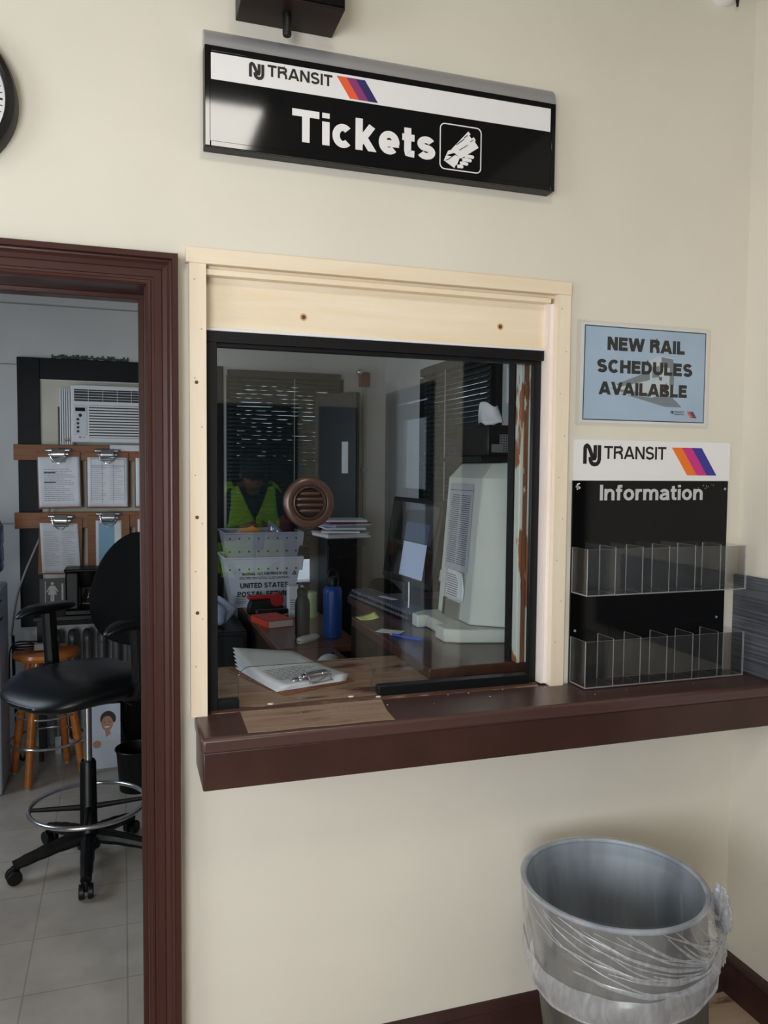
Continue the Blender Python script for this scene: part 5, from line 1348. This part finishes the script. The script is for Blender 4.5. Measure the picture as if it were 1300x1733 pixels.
for q in range(5):
    obj('button', MB().lathe([(.0095 if q == 0 else .0075, 0), (.0065, .002), (0, .002)], (-0.232 + (.012 if q == 0 else 0), AF - 0.0225, .278 - .022 * q), (0, -1, 0), 14), 'ink', cp)
b = MB()
b.prism(arc(-.222, .158, .006, .006, 0, 360, 14)[:-1], front(AF - .02), 0, .0006)
letters(b, 'LG', -.212, -.196, .1535, .0095, front(AF - .02), .16, .12, .0006)
obj('maker_mark', b, 'tgrey', ac)
b = MB()
for k in range(6): b.box(-0.333 + k * .0115, -0.326 + k * .0115, AF + .1, AF + .125, 0.12, 0.43)
b.box(-0.335, -0.263, AF + .12, AF + .13, 0.12, 0.435)
obj('side_curtain', b, 'acw', ac)
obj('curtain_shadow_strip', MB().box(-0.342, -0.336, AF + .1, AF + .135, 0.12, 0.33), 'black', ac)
# two planks carrying the clipboards
pk = tag(obj('wall_plank', MB().box(-0.575, 0.5, 2.86, 2.882, 0.03, 0.118), 'plank', bevel=0.003), 'upper brown plank across the window just under the air conditioner', 'plank', 'planks holding the clipboards')
pk = tag(obj('wall_plank', MB().box(-0.575, 0.5, 2.86, 2.882, -0.352, -0.262), 'plank', bevel=0.003), 'lower brown plank across the window between the two clipboard rows', 'plank', 'planks holding the clipboards')
tag(obj('paper_scrap', MB().box(-0.07, 0.15, 2.8585, 2.86, 0.088, 0.122), 'paper'), 'white paper scrap stuck on the upper plank below the air conditioner', 'paper')
specs = [(-0.342, 0.055, 0, 0.216, 'paper', -0.02, 'clipboard hung first on the upper plank holding a typed white list'), (-0.083, 0.055, 1, 0.216, 'paper', 0.0, 'clipboard hung second on the upper plank holding a ruled white form'), (0.178, 0.055, 2, 0.216, 'paper', 0, 'clipboard hung third on the upper plank half hidden by the door jamb'),
         (-0.335, -0.318, 3, 0.2, 'paper', 0.03, 'clipboard hung first on the lower plank holding a curled white list'), (-0.08, -0.305, 4, 0.14, 'bluesheet', 0, 'clipboard hung second on the lower plank holding a pale blue slip'), (0.178, -0.3, 5, 0.2, 'paper', 0, 'clipboard hung third on the lower plank half hidden by the door jamb')]
M['bluesheet'] = mat('pale_blue_slip', (134, 178, 204), .7)
for cx, zt, k, pw, pm, tilt, lab in specs:
    t = thing('clipboard', lab, 'clipboard', (cx, 2.855, zt), 0, 'clipboards hung on the planks')
    t.rotation_euler = (0, tilt, 0)
    obj('board', MB().box(-0.114, 0.114, -.004, 0, -.295, .025), 'board', t, bevel=0.002, local=True)
    curl = .02 if k == 3 else .004
    def sheet_(u, v, pw=pw, curl=curl, k=k): return Vector((-pw / 2 + pw * u + (.02 * (.5 - v) if k == 3 else 0), -.006 - curl * (2 * abs(u - .5)) ** 3 * (1 - v) - (.012 * u ** 4 * (1 - v) ** 6 if k == 1 else 0), -.285 + .28 * v))
    sh = obj('paper_sheet', MB().grid(sheet_, 14, 12), 'paper', t, shell=0.0016, local=True)
    Fp = lambda u, v, w, f=sheet_, pw=pw: f(min(1, max(0, u / pw + .5)), min(1, max(0, (v + .285) / .28)), ) + Vector((0, -.0013 - w, 0))
    b = MB()
    if k == 0:
        lines(b, -.035, .035, -.04, -.03, 1, Fp, .006, .0004, 0)
        lines(b, -.08, .08, -.255, -.07, 17, Fp, .0022, .0004, .5)
        for z in (-.095, -.15): b.prism([(-.08, z), (-.02, z), (-.02, z + .006), (-.08, z + .006)], Fp, 0, .0006)
    elif k == 4:
        b.prism([(-.055, -.26), (.03, -.26), (.03, -.02), (-.055, -.02)], Fp, 0, .0008, 1); lines(b, -.04, .02, -.24, -.05, 12, Fp, .0018, .001, .6)
    else:
        lines(b, -pw * .42, -.005, -.25, -.05, 19, Fp, .0014, .0004, .5); lines(b, .01, pw * .42, -.25, -.05, 19, Fp, .0014, .0004, .5)
        if k == 1:
            for z in (-.015, -.05, -.06): b.prism([(-.09, z), (.09, z), (.09, z + .001), (-.09, z + .001)], Fp, 0, .0005)
            for x in (-.09, -.03, .03, .09): b.prism([(x, -.26), (x + .001, -.26), (x + .001, -.015), (x, -.015)], Fp, 0, .0005)
    obj('print', b, ['text', 'bluesheet'], t, local=True)['kind'] = 'stuff'
    clip_part(t, Matrix.Translation((0, -.004, -.008)) @ Matrix.Rotation(PI / 2, 4, 'X'), 0.13, 1.0)
# grey cord of the air conditioner
tag(obj('grey_cord', MB().tube([(-.27, 2.8, .15), (-.3, 2.83, .145), (-.335, 2.885, .135), (-.35, 2.898, .06), (-.39, 2.9, -.2), (-.44, 2.905, -.38), (-.53, 2.92, -.6), (-.575, 2.9, -.75), (-.6, 2.85, -.95)], 0.0065, 8, smooth=6), 'cord'), 'pale grey cord drooping from the air conditioner down the wall', 'cord')

# water cooler and bottle
wc = thing('water_cooler', 'pale blue white water cooler standing at the edge of the doorway view', 'water cooler', (-0.75, 2.4, FL))
obj('body', MB().box(-0.9, -0.576, 2.24, 2.56, FL, -0.6), 'cool', wc, bevel=0.015, seg=3)
obj('drip_recess', MB().box(-0.83, -0.64, 2.235, 2.25, -0.95, -0.7), 'black', wc, bevel=0.005)
obj('side_slot', MB().box(-0.6, -0.574, 2.25, 2.33, -0.668, -0.66).box(-0.6, -0.574, 2.25, 2.35, -0.758, -0.75), 'black', wc)
for x in (-0.77, -0.7): obj('tap', MB().tube([(x, 2.24, -.72), (x, 2.2, -.72), (x, 2.2, -.75)], 0.01, 8), 'white', wc)
tag(obj('water_jug', MB().lathe([(0.04, 0), (0.1, 0.04), (0.145, 0.08), (0.15, 0.1), (0.146, 0.115), (0.15, 0.13), (0.15, 0.19), (0.146, 0.205), (0.15, 0.22), (0.15, 0.3), (0.13, 0.34), (0, 0.345)], (-0.722, 2.4, -0.605), n=40), 'coolb'), 'blue upturned water jug on top of the water cooler', 'jug')
tag(obj('black_hose', MB().tube([(-.56, 2.6, FL + .72), (-.566, 2.66, FL + .5), (-.56, 2.68, FL + .25), (-.55, 2.67, FL + .06), (-.52, 2.68, FL + .03), (-.5, 2.7, FL + .16), (-.5, 2.72, FL + .4)], 0.008, 8, smooth=6), 'black'), 'black hose looping down beside the water cooler', 'hose')

# leaning photo board and bins
Tl = rot_frame((-0.1, 2.48, FL), rx=-0.1)
pb = thing('photo_board', 'white leaning board with a photo of a smiling person in a pale coat', 'poster', (-0.1, 2.48, FL))
obj('board', MB().box(-.075, .075, -.004, .004, 0, .34, T=Tl), mat('pale_blue_white_card', (196, 204, 218), .6), pb)
FB = lambda u, v, w: Tl @ Vector((u, -.004 - w, v))
b = MB()
b.prism([(-.05, .1), (.06, .1), (.06, .16), (.03, .19), (.0, .2), (-.03, .18), (-.05, .15)], FB, 0, .0006, 0)
b.prism(arc(.012, .262, .04, .042, -30, 210, 16), FB, 0, .0007, 2)
b.prism(arc(.008, .238, .03, .04, 0, 360, 20)[:-1], FB, 0, .001, 1)
b.prism([(-.004, .205), (.02, .205), (.026, .18), (-.0, .165)], FB, 0, .0009, 1)
b.prism(arc(.006, .222, .013, .007, 180, 360, 8), FB, 0, .0013, 3)
for x in (-.005, .02): b.prism(arc(x, .246, .004, .0022, 0, 360, 10)[:-1], FB, 0, .0013, 2)
b.prism(arc(-.045, .13, .022, .02, 0, 360, 14)[:-1], FB, 0, .0012, 1)
obj('photo_print', b, ['tlight', 'skin', 'hair', 'white'], pb)
wb = thing('waste_basket', 'small black waste basket on the floor beyond the drafting chair', 'waste basket', (0.02, 2.25, FL))
obj('tub', MB().lathe([(0, 0.01), (0.09, 0), (0.105, 0.2), (0.11, 0.205), (0.102, 0.203), (0.087, 0.012), (0, 0.012)], (0.06, 2.16, FL), n=36), 'black', wb)
obj('rim', MB().tube([(0.06 + .107 * math.cos(2 * PI * i / 36), 2.16 + .107 * math.sin(2 * PI * i / 36), FL + .205) for i in range(36)], .006, 8, True), 'black', wb)
tag(obj('black_bag', MB().grid(lambda u, v: Vector((0.06 + .09 * math.cos(2 * PI * u) * (math.sin(PI * (.06 + .86 * v))) * (1 + .12 * math.sin(6 * PI * u + 5 * v)), 2.62 + .09 * math.sin(2 * PI * u) * math.sin(PI * (.06 + .86 * v)) * (1 + .1 * math.sin(8 * PI * u)), FL + .0 + .48 * v)), 36, 16, True), 'blackf'), 'black bag standing against the wall beside the photo board', 'bag')

# ================================================================ person in the waiting room, caught as a reflection in the glass
def skinned(name, joints, edges, mt, parent, sub=2):
    """joints: name -> (point, radius); grown with a skin modifier and baked to one mesh"""
    ks = list(joints); me = bpy.data.meshes.new(name)
    me.from_pydata([joints[k][0] for k in ks], [(ks.index(a), ks.index(c)) for a, c in edges], [])
    o = bpy.data.objects.new(name, me); COL.objects.link(o)
    sk = o.modifiers.new('skin', 'SKIN'); sk.use_smooth_shade = True
    for i, k in enumerate(ks):
        r_ = joints[k][1]; me.skin_vertices[0].data[i].radius = r_ if isinstance(r_, tuple) else (r_, r_)
    me.skin_vertices[0].data[0].use_root = True
    sb = o.modifiers.new('sub', 'SUBSURF'); sb.levels = sub; sb.render_levels = sub
    bpy.context.view_layer.update()
    dg = bpy.context.evaluated_depsgraph_get()
    m2 = bpy.data.meshes.new_from_object(o.evaluated_get(dg)); m2.name = name
    bpy.data.objects.remove(o)
    m2.materials.clear(); m2.materials.append(M[mt] if isinstance(mt, str) else mt)
    m2.shade_smooth()
    return link(name, m2, parent)

# stands facing the ticket wall (+Y), head bent over a phone held in both hands
pe = thing('person', 'person in a fluorescent yellow vest standing in the waiting room looking down at a phone', 'person', (0.81, -3.28, FL))
pe.scale = (1.07, 1.07, 1.07)
J = dict(pelvis=((0, 0, .9), (.135, .105)), waist=((0, 0, 1.03), (.125, .095)), chest=((0, .0, 1.22), (.15, .11)), upper=((0, 0, 1.34), (.12, .085)), neck=((0, .045, 1.405), (.052, .052)), head0=((0, .095, 1.42), (.06, .07)), head1=((0, .115, 1.47), (.07, .088)), head2=((0, .1, 1.54), (.06, .075)))
Ed = [('pelvis', 'waist'), ('waist', 'chest'), ('chest', 'upper'), ('upper', 'neck'), ('neck', 'head0'), ('head0', 'head1'), ('head1', 'head2')]
for s_, n_ in ((-1, 'r'), (1, 'l')):
    J.update({n_ + 'sh': ((.165 * s_, 0, 1.35), .058), n_ + 'el': ((.215 * s_, .0, 1.08), .042), n_ + 'wr': ((.085 * s_, .22, 1.13), .028), n_ + 'pa': ((.05 * s_, .285, 1.16), (.03, .02)),
              n_ + 'hip': ((.09 * s_, 0, .86), .085), n_ + 'kn': ((.1 * s_, .02, .48), .056), n_ + 'an': ((.105 * s_, -.02, .09), .038), n_ + 'to': ((.115 * s_, .14, .04), (.042, .03))})
    Ed += [('upper', n_ + 'sh'), (n_ + 'sh', n_ + 'el'), (n_ + 'el', n_ + 'wr'), (n_ + 'wr', n_ + 'pa'), ('pelvis', n_ + 'hip'), (n_ + 'hip', n_ + 'kn'), (n_ + 'kn', n_ + 'an'), (n_ + 'an', n_ + 'to')]
    for f in range(4):
        q = n_ + 'f%d' % f; zf = 1.178 - .018 * f; xx = .05 * s_
        J.update({q + 'a': ((xx - .006 * s_, .315, zf), .0095), q + 'b': ((xx - .022 * s_, .342 - .003 * f, zf), .0088), q + 'c': ((xx - .045 * s_, .34 - .004 * f, zf), .0078)})
        Ed += [(n_ + 'pa', q + 'a'), (q + 'a', q + 'b'), (q + 'b', q + 'c')]
    J.update({n_ + 'tha': ((xx - .012 * s_, .268, 1.185), .0105), n_ + 'thb': ((xx - .03 * s_, .29, 1.203), .009)})
    Ed += [(n_ + 'pa', n_ + 'tha'), (n_ + 'tha', n_ + 'thb')]
skinned('body', J, Ed, 'skin', pe)
# face, bent down: built upright about the head's centre and tipped forward
HT = Matrix.Translation((0, .112, 1.475)) @ Matrix.Rotation(math.radians(-32), 4, 'X')
hp = lambda x, y, z: HT @ Vector((x, y, z))
b = MB(); b.grid(lambda u, v: hp(.012 * math.cos(2 * PI * u) * (.35 + .65 * (1 - v)), .082 + .012 * math.sin(2 * PI * u) * (1 - v) + .016 * (1 - v), -.03 + .05 * v), 12, 6, True); obj('nose', b, 'skin', pe, local=True)
def blob(c, r, n=12):
    q = MB(); q.ball((0, 0, 0), r, n); q.v = [hp(*(p + Vector(c))) for p in q.v]; return q
for s_ in (-1, 1): obj('eye', blob((.03 * s_, .084, .02), (.013, .007, .006)), M.setdefault('eyed', mat('eye_dark', (40, 30, 28), .3)), pe, local=True)
obj('mouth', blob((0, .086, -.05), (.022, .007, .005)), mat('lips', (140, 84, 76), .5), pe, local=True)
for s_ in (-1, 1): obj('ear', blob((.076 * s_, 0, .0), (.01, .02, .03)), 'skin', pe, local=True)
obj('hair', MB().grid(lambda u, v: hp(.086 * math.cos(2 * PI * u) * math.sin(PI * .56 * v + .002), -.012 + .1 * math.sin(2 * PI * u) * math.sin(PI * .56 * v + .002), .025 + .09 * math.cos(PI * .56 * v)), 32, 12, True), 'hair', pe, local=True)
# clothes
JT = {k: J[k] for k in ('pelvis', 'waist', 'chest', 'upper')}
grow = lambda r_, g: (r_[0] + g, r_[1] + g) if isinstance(r_, tuple) else r_ + g
C_ = {k: (v[0], grow(v[1], .014)) for k, v in JT.items()}; CE = [('pelvis', 'waist'), ('waist', 'chest'), ('chest', 'upper')]
C_['collar'] = ((0, .01, 1.4), .07); CE.append(('upper', 'collar'))
for n_ in 'rl':
    for k in ('sh', 'el', 'wr'): C_[n_ + k] = (J[n_ + k][0], grow(J[n_ + k][1], .014))
    CE += [('upper', n_ + 'sh'), (n_ + 'sh', n_ + 'el'), (n_ + 'el', n_ + 'wr')]
skinned('jacket', C_, CE, 'navyc', pe)
P_ = {'pelvis': ((0, 0, .92), (.15, .12))}; PE_ = []
for n_ in 'rl':
    for k in ('hip', 'kn', 'an'): P_[n_ + k] = (J[n_ + k][0], grow(J[n_ + k][1], .018))
    PE_ += [('pelvis', n_ + 'hip'), (n_ + 'hip', n_ + 'kn'), (n_ + 'kn', n_ + 'an')]
skinned('trousers', P_, PE_, 'jean', pe)
for n_, s_ in (('r', -1), ('l', 1)):
    b = MB(); b.grid(lambda u, v: Vector((.112 * s_ + .052 * math.cos(2 * PI * u) * math.sin(PI * (.05 + .9 * v)) ** .5, .06 + .15 * math.sin(2 * PI * u) * math.sin(PI * (.05 + .9 * v)) ** .5, .045 + .045 * -math.cos(PI * v))), 24, 12, True); obj('shoe', b, 'black', pe, local=True)
# vest: open V front, straps over the shoulders, hem at the hips
def vest(side):
    def f(u, v):                       # v from hem to shoulder, u from the front opening to the side
        z = .84 + .56 * v
        inner = .006 + .085 * max(0, (v - .66) / .34) ** .8; outer = .19 - .05 * v + .012 * math.sin(6 * v)
        x = inner + (outer - inner) * u
        y = .128 + .03 * math.sin(PI * min(1, v * 1.1)) - 1.6 * x * x - .08 * max(0, v - .85) * 6 * .15
        return Vector((x * side, y + .012, z + .02 * (1 - u) * v * 0))
    return f
for s_ in (-1, 1):
    obj('vest_front', MB().grid(vest(s_), 14, 22), 'vest', pe, shell=.004, local=True)
    f = vest(s_)
    obj('reflective_band', MB().grid(lambda u, v: f(u, .16 + .09 * v) + Vector((0, .004, 0)), 14, 4), 'tape', pe, shell=.002, local=True)
    obj('shoulder_strap', MB().grid(lambda u, v: Vector(((.122 + .05 * u) * s_, .115 - .25 * v, 1.395 + .035 * math.sin(PI * v) - .12 * u * u * .3)), 6, 12), 'vest', pe, shell=.004, local=True)
obj('vest_back', MB().grid(lambda u, v: Vector((-.19 + .38 * u, -.135 - .015 * math.sin(PI * u), .84 + .56 * v)), 14, 12), 'vest', pe, shell=.004, local=True)
ph = thing('phone', 'dark phone held in both hands by the person in the vest', 'phone', (0.81, -2.95, FL + 1.15))
obj('case', MB().box(-.036, .036, -.006, .006, -.06, .09, T=Matrix.Rotation(-.5, 4, 'X')), 'black', ph, bevel=.004, local=True)
obj('screen', MB().box(-.032, .032, -.0075, -.0055, -.055, .085, T=Matrix.Rotation(-.5, 4, 'X')), 'screen', ph, local=True)
